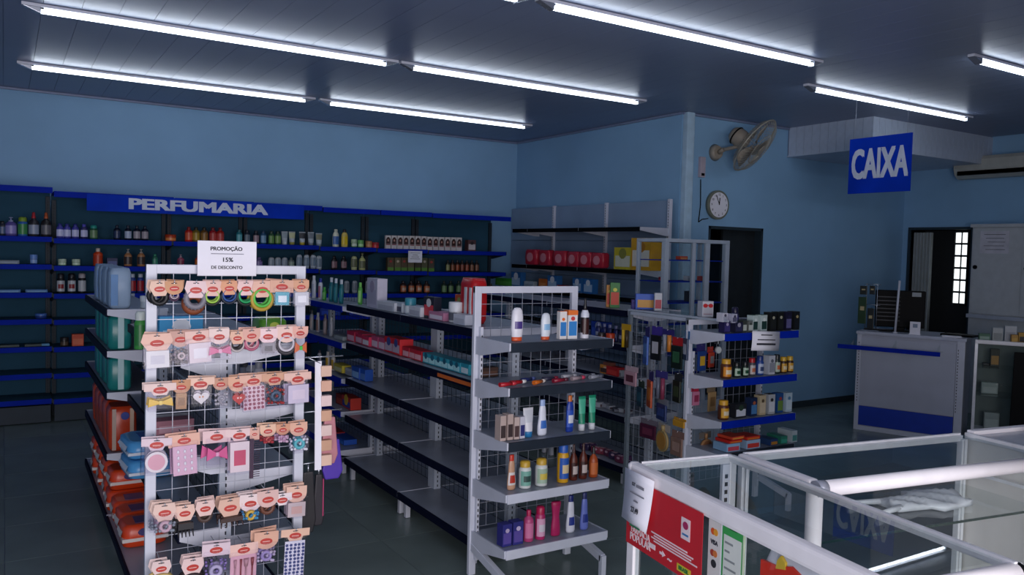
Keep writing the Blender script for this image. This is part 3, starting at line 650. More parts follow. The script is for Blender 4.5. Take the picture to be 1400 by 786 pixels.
row([(533 + i * 9.2, 8.8, 18, (lambda c, a: lambda w, h: t_box(w, w * .8, h, c, None, a) + [('green_base', MB().box(-w * .49, w * .49, -w * .4 - .001, -w * .4, h * .02, h * .26).mesh('green_base', C('5a8a34', .5)))])(c, a), 'green-based kit box with picture', 'kit_box', 'box') for i, (c, a) in enumerate((('5a4a34', 'a8302c'), ('6a6248', 'c8b8a0'), ('5a4a34', 'a83a34'), ('6a6248', 'b8a890'), ('4a4438', 'b0a890'), ('5a5a40', 'c0b8a8'), ('4a4438', 'a84038')))]
    + [(612 + i * 6.6, 6.2, 16, B('round', c, '241c1c', l), 'small dark bottle with rusty label', 'small_bottle', 'bottle') for i, (c, l) in enumerate((('2a2a1c', '8a8a5a'), ('3a2418', '8a5030'), ('3a2018', '9a4a2a'), ('34201c', '8a4430'), ('3a1c18', '9a4a34'), ('34241c', '8a5a40'), ('30201c', '80503a')))],
    'on the second shelf, right', Y=Yr, z=LV[1], zf=back_dz)
# third level
row([(12, 28, 4, BX('2f6aa0', '6a9cc8', d=.08), 'flat blue carton', 'flat_carton', 'box'), (50, 26, 4, BX('2f6aa0', '6a9cc8', d=.08), 'flat blue carton', 'flat_carton', 'box')]
    + [(p, 10, 27, B('aerosol', '16161c', 'a8a0a4' if p == 112 else '1c1a20', 'b8bcc0', '8a1c20' if p < 112 else None), 'black bottle with white label', 'shampoo_bottle', 'bottle') for p in (83, 98, 112)]
    + [(p, 9, 26, B('slim', c, 'b8c0cc', l), d, 'mouthwash_bottle', 'bottle') for p, c, l, d in ((155, '24407a', '3a5a9a', 'blue bottle with white cap'), (168, '24407a', '3a5a9a', 'blue bottle with white cap'), (181, '1c3a8a', 'a82028', 'red and blue bottle'), (192, '1c3a8a', 'a82028', 'red and blue bottle'))],
    'on the third shelf, left', Y=Yr, z=LV[2], zf=back_dz)
row([(474, 8, 17, B('inverted', 'a8b0b8', '8a929a', '7a848c'), 'silver oval bottle', 'lotion_bottle', 'bottle'), (485, 8, 17, B('inverted', 'a8b0b8', '8a929a', '7a848c'), 'silver oval bottle', 'lotion_bottle', 'bottle'), (503, 8, 17, B('inverted', 'a8b0b8', '8a929a', '7a848c'), 'silver oval bottle', 'lotion_bottle', 'bottle')]
    + [(p, 9, 17, B('round', '38201c', '1c1214', 'b8643a', 'c8a890'), 'dark bottle with orange print', 'small_bottle', 'bottle') for p in (551, 562, 572, 583)]
    + [(p, 8, 17, B('round', '243a2c', '1c2a20', '6a8a5a'), 'dark green bottle', 'small_bottle', 'bottle') for p in (607, 616, 627)]
    + [(p, 8, 13, B('round', '5a4a4c', '3a3438', '9a8a8a'), 'dull grey bottle', 'small_bottle', 'bottle') for p in (660, 671)],
    'on the third shelf, right', Y=Yr, z=LV[2], zf=back_dz)
row([(56, 14, 7, B('jar', '26408a', '4a70b8'), 'low blue tin', 'tin', 'tin'), (450, 30, 10, BX('16389c', '2a50c0', d=.1), 'wide blue box', 'wide_box', 'box'), (489, 28, 14, BX('1638ac', '2a50c0', d=.1), 'blue box', 'wide_box', 'box')], 'on the fourth back wall shelf', Y=Yr, z=LV[3], zf=back_dz)
row([(88, 10, 12, B('jar', '3a2c22', '241c1a', '5a4a3a'), 'small dark jar', 'cream_jar', 'jar'), (106, 14, 16, BX('d04a24', 'e0704a'), 'orange-red box', 'small_box', 'box'), (12, 24, 3, BX('33413e', d=.08), 'thin dark carton', 'flat_carton', 'box'), (45, 20, 3, BX('33413e', d=.08), 'thin dark carton', 'flat_carton', 'box'), (62, 10, 3, BX('4a90b8', d=.06), 'thin pale blue carton', 'flat_carton', 'box')], 'on the fifth shelf, far left', Y=Yr, z=LV[4], zf=back_dz)
# price notice clipped to the back shelf
t = thing('price_notice', 'small white notice hanging from the back wall top shelf', 'notice', (PX(568, 8.28, 1.6), 8.285, 1.555))
MB().box(-.085, .085, -.001, .001, -.065, .065).build('sheet', PAPER, t)
for k, w_ in enumerate((.06, .03, .045, .06)): MB().box(-w_, w_, -.002, -.001, .04 - k * .022, .044 - k * .022).build('text_line', INK, t)

# ------------------------------------------------------------------ side wall goods
zs_ = 1.49
def redpack(w, h):
    key = ('redpack', P_(w), P_(h))
    if key not in TPL:
        TPL[key] = t_pack(w, .10, h, 'b8283c', None, None, False) + [('picture', MB().prism([(w * .26 * math.cos(a), h * .5 + h * .3 * math.sin(a)) for a in [2 * PI * i / 14 for i in range(14)]], -.0535, -.045).mesh('picture', C('d88a94', .4)))]
    return TPL[key]
row([(p, 17, 21, redpack, 'red bag of sanitary pads', 'pad_pack', 'pack') for p in (729, 747, 768, 786, 803, 820)], 'on the side wall shelf', X=5.20, z=zs_)
row([(857, 25, 30, BX('c8b82a', 'd8d8c0', '8a8a3a', d=.12), 'yellow and white box', 'cereal_box', 'box'), (882, 27, 44, BX('d09a1c', 'e0d8c8', 'b87818', d=.14), 'large amber box', 'cereal_box', 'box')], 'on the side wall shelf', X=5.22, z=zs_)
row([(725, 12, 9, BX('a8b4bc', '8a98a4', d=.06), 'small white tub box', 'small_box', 'box'), (772, 26, 8, BX('b02430', 'c84a54', d=.08), 'flat red carton', 'flat_carton', 'box'), (692, 22, 10, BX('3f9a34', '5ab04a', d=.08), 'green carton', 'flat_carton', 'box'), (744, 12, 14, BX('c86a2a', 'd88a4a', d=.06), 'orange carton', 'small_box', 'box')]
    + [(p, 14, 20, BX('2a6aa8', 'a8c4dc', 'e0e4e8', d=.07), 'blue nappy box with white print', 'blue_box', 'box') for p in (708, 758, 792, 807)], 'on the lower side wall shelf', X=5.20, z=1.22)

# ------------------------------------------------------------------ central gondola goods
X2 = 2.13
row([(428, 8, 31, B('slim', 'd0d4dc', 'c8ccd4', 'b0b8c8'), 'tall white deodorant', 'deodorant', 'bottle'), (437, 8, 29, B('slim', 'd0d4dc', '1c2c9a', 'b8788c'), 'white deodorant with blue cap', 'deodorant', 'bottle'),
     (443, 7, 18, B('slim', '3a9a34', '4ab044', '7ac070'), 'short green deodorant', 'deodorant', 'bottle')]
    + [(p, 8, 33, B('slim', '1a6a74', 'c8d0d8', '3a8a94'), 'teal deodorant with white cap', 'deodorant', 'bottle') for p in (452, 459, 466)], 'at the far end of the middle aisle top', X=X2, z=1.22)
row([(492, 8, 30, B('slim', '5ab04a', '7ad05a', 'a8e080'), 'lime green deodorant', 'deodorant', 'bottle'), (514, 20, 40, BX('c8c4d4', 'b8b4c8', 'a89cb4', d=.07), 'tall white carton', 'tall_carton', 'box'),
     (535, 26, 12, BX('c4c8d0', 'a8acb8', d=.09), 'low white carton', 'low_carton', 'box'), (548, 14, 13, BX('b8c0c8', '3a3e58', d=.05), 'small white carton with navy label', 'low_carton', 'box'),
     (561, 15, 22, B('jar', 'b8c4cc', '3a8a9c', 'd0d8dc'), 'clear tub with teal lid', 'plastic_tub', 'tub'), (576, 18, 13, BX('c8ccd4', 'a8acb8', d=.10), 'low pale carton with grey label', 'low_carton', 'box'),
     (590, 14, 29, BX('1c2030', 'c83a48', 'c8ccd0', d=.05), 'navy and white box with red arrow', 'arrow_box', 'box'), (604, 22, 11, BX('b87a98', 'd8ccd8', d=.08), 'low pink and white carton', 'low_carton', 'box'),
     (622, 20, 28, B('jar', 'c0c4c8', 'd8dce0', '5a5e68'), 'white pot with brush stroke label', 'plastic_tub', 'tub'), (637, 16, 14, BX('c8ccd8', 'b0b4c0', d=.09), 'low white carton by the red pack', 'low_carton', 'box')], 'on the middle aisle top shelf', X=X2, z=1.24)
row([(646, 21, 62, lambda w, h: t_pack(w, .10, h, 'b81c20', None, None, False) + [('stripe', MB().box(-w * .06, w * .1, -.0525, -.04, h * .02, h * .8).mesh('stripe', C('c8ccd0', .4))), ('stripe', MB().box(w * .28, w * .4, -.0525, -.04, h * .02, h * .8).mesh('stripe', C('c8ccd0', .4)))], 'tall red pack with white stripes', 'striped_pack', 'pack')],
    'behind the five-shelf rack', X=2.20, z=1.24)
row([(632, 12, 30, BX('c85424', 'd87a34', '9aa050', d=.06), 'orange snack box', 'small_box', 'box')], 'beside the tall red pack', X=2.36, z=1.24)
# small loose white cartons behind the front ones
row([(p, w_, h_, BX(c, l, d=.06), 'loose small white carton', 'small_carton', 'box') for p, w_, h_, c, l in ((540, 14, 8, 'b8bcc8', '8a8e9c'), (556, 12, 10, 'c0c4cc', '7a7e90'), (571, 13, 8, 'b0b4c4', 'a05a6a'), (584, 12, 9, 'c8ccd4', '8a8e9c'), (598, 12, 8, 'b8a8b8', '9a5a7a'), (611, 12, 10, 'c4c8d0', '6a6e80'))], 'behind on the middle aisle top', X=2.25, z=1.24)
row([(488, 13, 14, BX('b81c44', 'd8a8b8', d=.1), 'crimson soap box', 'soap_box', 'box'), (499, 13, 14, BX('b81c44', 'd8a8b8', d=.1), 'crimson soap box', 'soap_box', 'box'), (509, 12, 13, BX('c82a54', 'e0d8dc', d=.1), 'pink soap box with white end', 'soap_box', 'box'),
     (519, 12, 16, BX('c04a74', 'e0c8d4', d=.08), 'rose soap box', 'soap_box', 'box'), (529, 12, 17, BX('c04a74', 'e0c8d4', d=.08), 'rose soap box', 'soap_box', 'box'),
     (539, 14, 21, BX('c81c28', 'b8a8b8', '3a4a8a', d=.09), 'bright red toothpaste box', 'toothpaste_box', 'box'), (550, 14, 22, BX('c81c28', 'b8a8b8', '3a4a8a', d=.09), 'bright red toothpaste box', 'toothpaste_box', 'box')]
    + [(562 + i * 8.5, 10, 14, BX('b41c30', 'd8a0a8', d=.08), 'dark red toothpaste box', 'toothpaste_box', 'box') for i in range(3)]
    + [(590 + i * 8.5, 10, 14, BX('2a94a8', 'a8dce0', '1c5a70', d=.08), 'teal toothpaste box', 'toothpaste_box', 'box') for i in range(6)] + [(643, 12, 15, BX('2a94a8', 'd0e4e8', d=.08), 'pale-fronted teal box', 'toothpaste_box', 'box')],
    'on the second middle aisle shelf', X=X2 + .02, z=.97)
t = thing('price_strip', 'orange price strip under the teal toothpaste boxes', 'price strip', (2.041, 0, .955))
MB().box(-.002, .002, PY(645, 2.04, .95), PY(598, 2.04, .95), -.012, .008).build('strip', C('c8642a', .5), t)
row([(426, 7, 28, B('slim', '9aa0a8', '3a3c44', 'b8a8a0'), 'grey deodorant', 'deodorant', 'bottle'), (434, 7, 27, B('slim', 'a8a8b0', 'b8bcc4', '8a6a60'), 'pale deodorant', 'deodorant', 'bottle'), (444, 7, 28, B('slim', '8a7c7c', '5a5054', 'b0a0a0'), 'brown-grey deodorant', 'deodorant', 'bottle'), (452, 7, 26, B('slim', 'b0b4bc', 'c0c4c8', '9a9ea8'), 'silver deodorant', 'deodorant', 'bottle'),
     (467, 16, 5, BX('a8b0b0', d=.05), 'thin pale carton', 'flat_carton', 'box')], 'on the far second middle shelf', X=X2, z=.955)
row([(436, 7, 20, B('slim', 'b8b8c0', '3a3040', '5a5a68'), 'white bottle with dark cap', 'roll_on', 'bottle'), (448, 8, 23, B('slim', 'd0ccc8', 'c8c4c0', 'c8a03a'), 'white roll-on with amber label', 'roll_on', 'bottle'), (455, 8, 23, B('slim', 'd0ccc8', 'c8c4c0', 'c8a03a'), 'white roll-on with amber label', 'roll_on', 'bottle')],
    'on the far third middle shelf', X=X2, z=.70)
row([(468, 16, 10, BX('c8b83a', 'd8d4a0', d=.07), 'yellow carton', 'flat_carton', 'box'), (480, 10, 9, BX('b8bcc0', '9a9ea8', d=.05), 'small white carton', 'small_carton', 'box'), (492, 13, 16, BX('2054b0', '88b4e0', d=.07), 'blue and white carton', 'small_carton', 'box'), (500, 8, 16, BX('2054b0', '5a84c8', d=.06), 'slim blue carton', 'small_carton', 'box')],
    'alone on the third middle shelf', X=X2, z=.72)
row([(480, 18, 16, BX('c02c1c', '2a3ca0', 'd8b02a', d=.08), 'red and blue patterned box', 'toy_box', 'box'), (470, 12, 14, BX('7a1c18', '9a3a2a', d=.08), 'dark red box', 'toy_box', 'box')], 'on the far low middle shelf', X=X2 + .04, z=.46)
row([(456, 20, 8, BX('a81c28', 'c83a44', d=.1), 'flat red box', 'flat_carton', 'box'), (470, 22, 7, BX('1c54b8', '3a7ad0', d=.1), 'flat blue box', 'flat_carton', 'box')], 'on the far base shelf', X=X2 + .04, z=.18)

# ------------------------------------------------------------------ left gondola goods
XG = .56
def nappack(col, band, mark, w, d, h, name, lab, loc, rz, group=None, cat='pack'):
    return put(t_pack(w, d, h, col, band, mark), name, lab, cat, loc, rz, group)
for i, (y, dy) in enumerate(((5.05, 0), (5.30, .0), (5.55, 0), (5.80, 0))):
    p = put(t_pack(.115, .22, .225, '9db4cc', None, None, False) + [('blue_panel', MB().box(-.05, -.015, -.113, -.10, .02, .19).mesh('blue_panel', C('5a8cc0', .4)))], 'wipes_pack', ('nearest', 'second', 'third', 'farthest')[i] + ' pale blue pack on the top left aisle shelf', 'pack', (.548, y, 1.2735), random.uniform(-.05, .05), 'pale blue packs on the left aisle top')
for lvl, zz in ((1.04, 'second'), (.81, 'third')):
    for i in range(4):
        put(t_pack(.125, .20, .19, '1f7c78', None, None, False) + [('white_panel', MB().box(-.01, .02, -.103, -.09, .01, .19).mesh('white_panel', C('a8c8c8', .4)))], 'nappy_pack', ('nearest', 'second', 'third', 'farthest')[i] + ' teal pack on the %s left aisle shelf' % zz, 'pack', (.552, 5.06 + i * .22, lvl + .0035), random.uniform(-.06, .06), 'teal packs on the left aisle')
for i in range(5):
    put(t_pack(.15, .20, .25, 'b83c1c', None, None, False) + [('pale_stripe', MB().box(.035, .055, -.103, -.09, .01, .24).mesh('pale_stripe', C('c8a890', .4))), ('pale_stripe', MB().box(-.055, -.035, -.103, -.09, .01, .24).mesh('pale_stripe', C('b8a090', .4))), ('blue_seal', MB().cyl((.01, -.100, .20), (.01, -.106, .20), .022, 12).mesh('blue_seal', C('2a3a8a', .4)))],
        'nappy_pack', ORD[i].replace('leftmost', 'nearest') + ' upright orange nappy pack on the low left aisle shelf', 'pack', (.565, 5.06 + i * .215, .4735), random.uniform(-.06, .06), 'upright orange nappy packs')
# flat orange packs piled on the base shelf
k = 0
for y, zl in ((4.42, 0), (4.63, 0), (4.84, 0), (5.06, 0), (5.06, 1), (5.30, 0), (5.30, 1), (5.6, 0), (5.6, 1), (5.9, 0), (5.9, 1)):
    n_ = 'orange nappy pack lying on the base shelf, ' + ['nearest and fully in view', 'second from the front', 'third from the front', 'fourth from the front, lower', 'fourth from the front, upper', 'fifth row, lower', 'fifth row, upper', 'sixth row, lower', 'sixth row, upper', 'seventh row, lower', 'seventh row, upper'][k]
    put(t_pack(.21, .20, .115, 'd8441a', 'e0d4cc', '3a3470', True), 'nappy_pack', n_, 'pack', (.595 + random.uniform(-.01, .01), y, .1335 + zl * .117), random.uniform(-.08, .08), 'orange nappy packs on the base shelf'); k += 1
for i, zz in enumerate((.5035, .5935)):
    put(t_pack(.24, .30, .088, '4f9ad0', 'd8dce4', '2a64b0', True), 'wipes_pack', ('lower' if i == 0 else 'upper') + ' white and blue wipes pack behind the accessory rack post', 'pack', (.615, 4.35 + i * .03, zz), .05, 'wipes packs in a stack')
put(t_box(.075, .075, .15, '1a1418', '241a20', 'b88a94'), 'perfume_box', 'tall black box with two pink discs', 'box', (.63, 4.42, .8035), .1)
put(t_pack(.09, .2, .05, '3c3a5a', None, 'a8acc0', False), 'tissue_pack', 'grey and navy pack lying beside the tall black box', 'pack', (.64, 4.22, .8035), .1)
put(t_bottle('aerosol', .05, .16, '3a8a3a', 'c8d0c8', '2a7030'), 'green_bottle', 'green bottle with pale cap beside the rack post', 'bottle', (PX(192, 3.75, 1.19), 3.75, 1.1935))
put(t_bottle('jar', .06, .07, 'a8b4bc', 'c8d0d4'), 'cream_jar', 'small glass jar on the left aisle top', 'jar', (.68, 4.98, 1.2735))
put(t_box(.17, .05, .15, '2a9ad0', 'a8d8ec', 'e8eef4', '1a70b0'), 'wipes_box', 'bright blue box seen through the accessory rack grid', 'box', (.625, 3.60, 1.1935), 0)
for i, (x, y, c, l, d) in enumerate(((.64, 3.85, 'a8707c', 'c89aa4', 'rose pink'), (.64, 4.0, '8a8e98', 'b0b4c0', 'grey'),)):
    put(t_box(.16, .09, .06, c, l), 'small_box', d + ' box on the shelf behind the rack grid', 'box', (x, y, .8035), .05)
# right side of the left gondola: a few goods seen through the grid
for i, (y, c, cc_, d) in enumerate(((3.6, 'b8bcc8', '8a8e98', 'pale grey'), (3.72, 'c0c4cc', '2a3ca0', 'pale blue-capped'), (3.84, '3a3c44', '2a2c34', 'charcoal'), (3.96, 'b8bcc8', '3a8a4a', 'pale green-capped'))):
    put(t_bottle('slim', .05, .15, c, cc_, '8a8e9c'), 'lotion_bottle', d + ' bottle on the aisle shelf behind the rack grid', 'bottle', (.95, y, .9835))
put(t_pack(.12, .16, .09, '5a9a2a', None, 'c8d84a', False), 'green_pack', 'small green pack showing above the rack grid corner', 'pack', (.98, 3.55, 1.2435 + .0))

# ------------------------------------------------------------------ five-shelf rack goods
YC = 3.235
row([(707, 18, 46, B('inverted', 'e0dfe6', 'd8582a', None, '4a3a80'), 'white sunscreen bottle with violet mark', 'sunscreen_bottle', 'bottle'),
     (746, 15, 37, B('inverted', 'd8dfe6', 'd0582c', None, '8ab8dc'), 'white sunscreen bottle with pale blue side', 'sunscreen_bottle', 'bottle'),
     (768, 11, 38, BX('e0dcd8', '2a7ac0', 'e06a24', 'e06a24', d=.03), 'narrow white and orange sunscreen box', 'sunscreen_box', 'box'),
     (780, 15, 39, lambda w, h: t_box(w, .04, h, 'dcdcdc', '2f80c4', 'c83c3c', 'e0702a') + [('orange_top', MB().box(-w * .505, w * .505, -.0215, .02, h * .84, h * 1.003).mesh('orange_top', C('e0702a', .5)))], 'white sunscreen box with blue foot', 'sunscreen_box', 'box'),
     (799, 12, 55, lambda w, h: t_bottle('spray', w, h, '1c1214', '141418', '3a1a18', None) + [('white_base', MB().lathe([(1.02, 0), (1.03, .14 * h), (.9, .145 * h)], 14, w / 2, w * .45).mesh('white_base', C('d8d8e0'))), ('white_collar', MB().lathe([(1.0, .52 * h), (.98, .60 * h), (.62, .70 * h)], 14, w / 2, w * .45, off=.001).mesh('white_collar', C('cfd4e0')))], 'black spray bottle with white collar and base', 'spray_bottle', 'bottle')],
    'top of five-shelf rack', Y=YC, z=1.22)
def lying(w, h, body, cap):
    key = ('ly', P_(w), body, cap)
    if key not in TPL: TPL[key] = [('body', MB().cyl((-w / 2, 0, .011), (w * .25, 0, .011), .011, 10, .009).mesh('body', C(body))), ('cap', MB().cyl((w * .25, 0, .011), (w / 2, 0, .011), .0095, 10).mesh('cap', C(cap)))]
    return TPL[key]
for px, y, c, cp, d in ((694, 3.22, 'b01c28', 'c83a44', 'red'), (708, 3.25, 'a81820', 'd8d8d8', 'crimson, white-capped'), (722, 3.30, '2a3470', '5a6aa8', 'navy'), (737, 3.22, 'c8661c', 'd8d0c8', 'orange'), (752, 3.28, '3a3a50', 'a82a44', 'slate'), (766, 3.22, '8a1c34', '5a2a3a', 'wine'), (778, 3.30, 'c8c8d0', 'd8d8e0', 'white'), (790, 3.24, '9a8a90', 'c83a5a', 'mauve'), (803, 3.28, '6a6e7c', 'b0b4c0', 'grey'), (815, 3.24, '8a8e98', '4a4e5c', 'silver')):
    put(lying(.095, 0, c, cp), 'lip_balm', d + ' stick lying on the second shelf of the five-shelf rack', 'cosmetic', (PX(px, y, 1.01), y, 1.0135), random.uniform(-.5, .5), 'sticks lying on the second shelf')
row([(684, 9, 34, BX('b8a49c', '3a2c2c', None, 'd0c0b8', d=.05), 'beige carton with brown print', 'cream_carton', 'box'), (694, 9, 35, BX('b8a49c', '3a2c2c', None, 'd0c0b8', d=.05), 'beige carton with brown print', 'cream_carton', 'box'), (703, 8, 30, BX('c0aca4', '4a3434', None, 'd0c0b8', d=.05), 'pinkish carton with brown print', 'cream_carton', 'box'),
     (711, 8, 30, BX('c8c8d4', '2a3070', d=.04), 'white carton with navy base', 'cream_carton', 'box'), (722, 17, 40, TB('dcdce2', '2a7ab0', 'c8ccd4'), 'white tube on a blue cap', 'cream_tube', 'tube'),
     (741, 15, 49, B('curvy', 'dfe3ee', '9ab4e0', None, '3a70c0'), 'white lotion bottle with blue mark', 'lotion_bottle', 'bottle'), (779, 12, 50, B('flat', '1c3c9a', 'c86a2c', '2a54b8', 'd8dce4'), 'royal blue bottle with orange cap', 'lotion_bottle', 'bottle'),
     (795, 12, 47, TB('1f8a68', 'd8dce0', '4ab090'), 'green tube on a tall white cap', 'cream_tube', 'tube'), (809, 12, 47, TB('1f8a68', 'd8dce0', '4ab090'), 'green tube on a tall white cap', 'cream_tube', 'tube')],
    'third shelf of five-shelf rack', Y=YC, z=.755)
row([(699, 13, 48, B('curvy', 'c89a7c', 'c83420', 'd8d0cc', 'b83424'), 'red-capped pale bottle', 'sunscreen_bottle', 'bottle'), (718, 17, 37, B('aerosol', 'd8dcd8', 'd0a83a', '7ab0a0', '34504a'), 'white can with yellow lid', 'talc_can', 'can'), (740, 17, 37, B('aerosol', 'd8dcd8', 'd0a83a', 'a8c0a8', 'd8c050'), 'white can with yellow lid and yellow print', 'talc_can', 'can'),
     (769, 16, 53, B('aerosol', 'd8a01c', '2a5cb4', '2a5cb4', 'e0c89a'), 'yellow and blue sunscreen spray', 'sunscreen_can', 'can'), (784, 12, 50, B('spray', '5a2414', '3c1c18', '3a1812', 'c8b8b0'), 'brown tanning oil spray', 'oil_spray', 'bottle'), (797, 12, 50, B('spray', '5a2414', '3c1c18', '3a1812', 'c8b8b0'), 'brown tanning oil spray', 'oil_spray', 'bottle'),
     (811, 13, 42, B('spray', 'a84a1c', '1c1a1c', 'c86a34'), 'amber oil bottle with black cap', 'oil_spray', 'bottle')],
    'fourth shelf of five-shelf rack', Y=YC, z=.51)
row([(690, 15, 30, BX('2c2c78', '5a4a9a', 'b8a8c8', '3a3a8a', d=.05), 'navy cream carton', 'cream_carton', 'box'), (705, 16, 31, BX('2c2c78', '5a4a9a', 'c8b8d8', '3a3a8a', d=.05), 'navy cream carton', 'cream_carton', 'box'),
     (722, 14, 43, B('round', 'c0487c', 'b81c50', 'd87aa4', None), 'pink roll-on with yellow ring', 'deodorant', 'bottle'), (738, 14, 45, B('aerosol', 'b82a68', 'b8184c', 'e0a8c4', 'd8d0d8'), 'magenta spray can', 'deodorant', 'can'),
     (759, 15, 47, B('hourglass', 'b0245c', 'a81c50', None, None), 'dark pink waisted shampoo bottle', 'shampoo_bottle', 'bottle'), (780, 14, 51, B('curvy', 'dcdce6', '1c2870', None, '2a3a8a'), 'white lotion bottle with navy cap', 'lotion_bottle', 'bottle'), (799, 13, 51, B('curvy', '6a78c4', '2a3068', None, '2a3a8a'), 'lilac lotion bottle with navy cap', 'lotion_bottle', 'bottle')],
    'bottom shelf of five-shelf rack', Y=YC, z=.245)
put(t_box(.11, .06, .05, '4a342c', '6a4a3c'), 'brown_box', 'small brown box seen through the five-shelf rack', 'box', (2.20, 3.75, .9735))

# ------------------------------------------------------------------ vitamin rack goods
YV = 3.51
row([(991, 11, 16, BX('241f50', '3a3470', 'a8a0c0', d=.05), 'small navy box with moon mark', 'pill_box', 'box'), (1006, 15, 14, BX('1c1c38', '2c2c50', '9a98a8', d=.05), 'black box beside the navy one', 'pill_box', 'box'),
     (1015, 8, 16, BX('3a403c', 'b0b8b0', d=.04), 'mottled green box', 'pill_box', 'box'), (1023, 8, 15, BX('6a706c', 'b8c0b8', '3a4440', d=.04), 'grey mottled box', 'pill_box', 'box'),
     (1029, 10, 22, BX('b8c8c4', '1c3a34', 'd8e0dc', '205038', d=.05), 'white and dark green box', 'pill_box', 'box'), (1041, 12, 22, BX('b8c8c4', '1c3a34', 'd8e0dc', '205038', d=.05), 'white and dark green box', 'pill_box', 'box'),
     (1052, 11, 25, BX('101210', '1a1c18', 'a8a890', '0c2010', d=.06), 'black box with tiny pale mark', 'pill_box', 'box'), (1063, 11, 25, BX('101210', '1a1c18', 'a8a890', '0c2010', d=.06), 'black box with tiny pale mark', 'pill_box', 'box'),
     (1074, 11, 25, BX('14122c', '5a5884', '201c40', d=.06), 'black box with lilac label', 'pill_box', 'box'), (1085, 11, 25, BX('0e1012', '14161a', 'a89a6a', d=.06), 'black box, plain', 'pill_box', 'box')],
    'top shelf of the vitamin rack', Y=YV, z=1.18)
put(t_box(.045, .05, .055, 'c4c4d0', 'a0a4b4', '4a4a60'), 'pill_box', 'white box on top of the small navy box', 'box', (PX(987, YV, 1.24), YV, 1.2505), .05)
put(t_box(.045, .05, .055, 'b0b0c4', '5a5a74', '3a3a50'), 'pill_box', 'lilac-white box on top of the black box', 'box', (PX(1000, YV, 1.24), YV, 1.243), .05)
put(t_bottle('aerosol', .05, .145, '231f4a', '1c1838', '3a3470'), 'supplement_can', 'dark indigo can standing behind the stacked white boxes', 'can', (PX(1004, 3.62, 1.2), 3.62, 1.1835))
row([(992, 15, 26, B('pot', '5a2c14', 'd8a02a', 'd8881c', 'e0d0b0'), 'large amber pot with yellow lid', 'supplement_pot', 'bottle'), (1007, 11, 20, B('pot', '12241c', '141614', 'a8c0a8', '1c4a30'), 'black and green pot', 'supplement_pot', 'bottle'), (1018, 10, 20, B('pot', '12241c', '141614', 'a8c0a8', '1c4a30'), 'black and green pot', 'supplement_pot', 'bottle'),
     (1028, 10, 24, B('pot', '4a4a50', 'b01820', 'c0b8b4', 'b86a4a'), 'pot with red lid', 'supplement_pot', 'bottle'), (1039, 11, 26, B('pot', '24448c', '1c3478', 'b0bcd0', '3a4a70'), 'blue pot with white label', 'supplement_pot', 'bottle'),
     (1051, 12, 26, BX('b8bcc4', '8a8e98', '5a5e68', d=.05), 'white and grey box', 'pill_box', 'box'), (1062, 9, 26, B('pot', '1a2a24', '141a18', 'a8b8a8', 'c86a3a'), 'dark green pot', 'supplement_pot', 'bottle'),
     (1071, 10, 22, B('pot', '3a2414', 'c8a02c', 'c8962c', 'd8c8a0'), 'small amber pot with yellow lid', 'supplement_pot', 'bottle'), (1080, 10, 22, B('pot', '3a2414', 'c8a02c', 'c8962c', 'd8c8a0'), 'small amber pot with yellow lid', 'supplement_pot', 'bottle')],
    'middle shelf of the vitamin rack', Y=YV, z=.90)
row([(989, 15, 26, B('pot', '5a2c14', 'd8a02a', 'd8a02c', 'e0d0b0'), 'amber pot with yellow lid', 'supplement_pot', 'bottle'), (1009, 21, 19, BX('1c1e24', 'c0c4cc', '2a3c2c', d=.05), 'wide black and white box', 'pill_box', 'box'), (1027, 13, 25, BX('16284c', '4a7cac', 'a85a3a', d=.05), 'navy box with blue swirl', 'pill_box', 'box'),
     (1039, 12, 27, BX('b8a888', 'c8b89c', '5a4a34', d=.05), 'beige box', 'pill_box', 'box'), (1051, 12, 27, BX('a8acb0', 'c8ccd0', '2a2c30', '1c2420', d=.05), 'silver and black box', 'pill_box', 'box'), (1063, 12, 27, BX('1c4a84', '6a8a3a', 'a83a2c', d=.05), 'blue box with green base', 'pill_box', 'box'), (1075, 12, 26, BX('a8bcc8', 'c0d0d8', '4a7a9c', d=.05), 'pale blue box', 'pill_box', 'box')],
    'lower shelf of the vitamin rack', Y=YV, z=.645)
for i, (px, zz, w_, h_, c, l, d) in enumerate(((993, .445, .11, .05, '8ab0d0', 'c84a5a', 'flat pale blue carton'), (996, .497, .11, .018, 'c8241c', 'd8702a', 'flat red carton on the pale blue one'), (999, .518, .11, .018, 'd0442a', 'e0903a', 'flat orange carton, topmost at left'), (1020, .445, .12, .055, '9ab4d0', 'c83a34', 'flat grey-blue carton'), (1020, .503, .12, .02, 'c83020', 'd8702a', 'flat scarlet carton on the grey-blue one'),
                                                 (1048, .445, .07, .04, '24406c', 'b0782a', 'dark blue carton with amber edge'), (1062, .445, .06, .05, '2a7a64', '3a9a84', 'green carton'), (1076, .445, .05, .075, 'b0bcc0', '4a8a84', 'upright white carton with green dots'))):
    put(t_box(w_, .12, h_, c, l), 'medicine_carton', d + ' on the bottom shelf of the vitamin rack', 'box', (PX(px, 3.53, zz), 3.53, zz + .0035), .03 * (i % 3 - 1))
t = thing('price_notice', 'white price notice hanging from the vitamin rack top shelf', 'notice', (PX(1046, 3.43, 1.1), 3.425, 1.185), tilt=.05)
mb = MB(); vs = []
for i in range(6):
    z = .005 - i * .024; y = -.004 * math.sin(i * .6)
    vs += [(-.125, y, z), (.125, y, z)]
mb.add(vs, [(2 * i, 2 * i + 1, 2 * i + 3, 2 * i + 2) for i in range(5)], True); o = mb.build('sheet', PAPER, t); o.modifiers.new('s', 'SOLIDIFY').thickness = .0008
for k_, w_ in enumerate((.05, .08, .085)): MB().box(-w_, w_, -.008, -.006, -.02 - k_ * .03, -.014 - k_ * .03 + (.006 if k_ == 2 else 0)).build('text_line', INK, t)
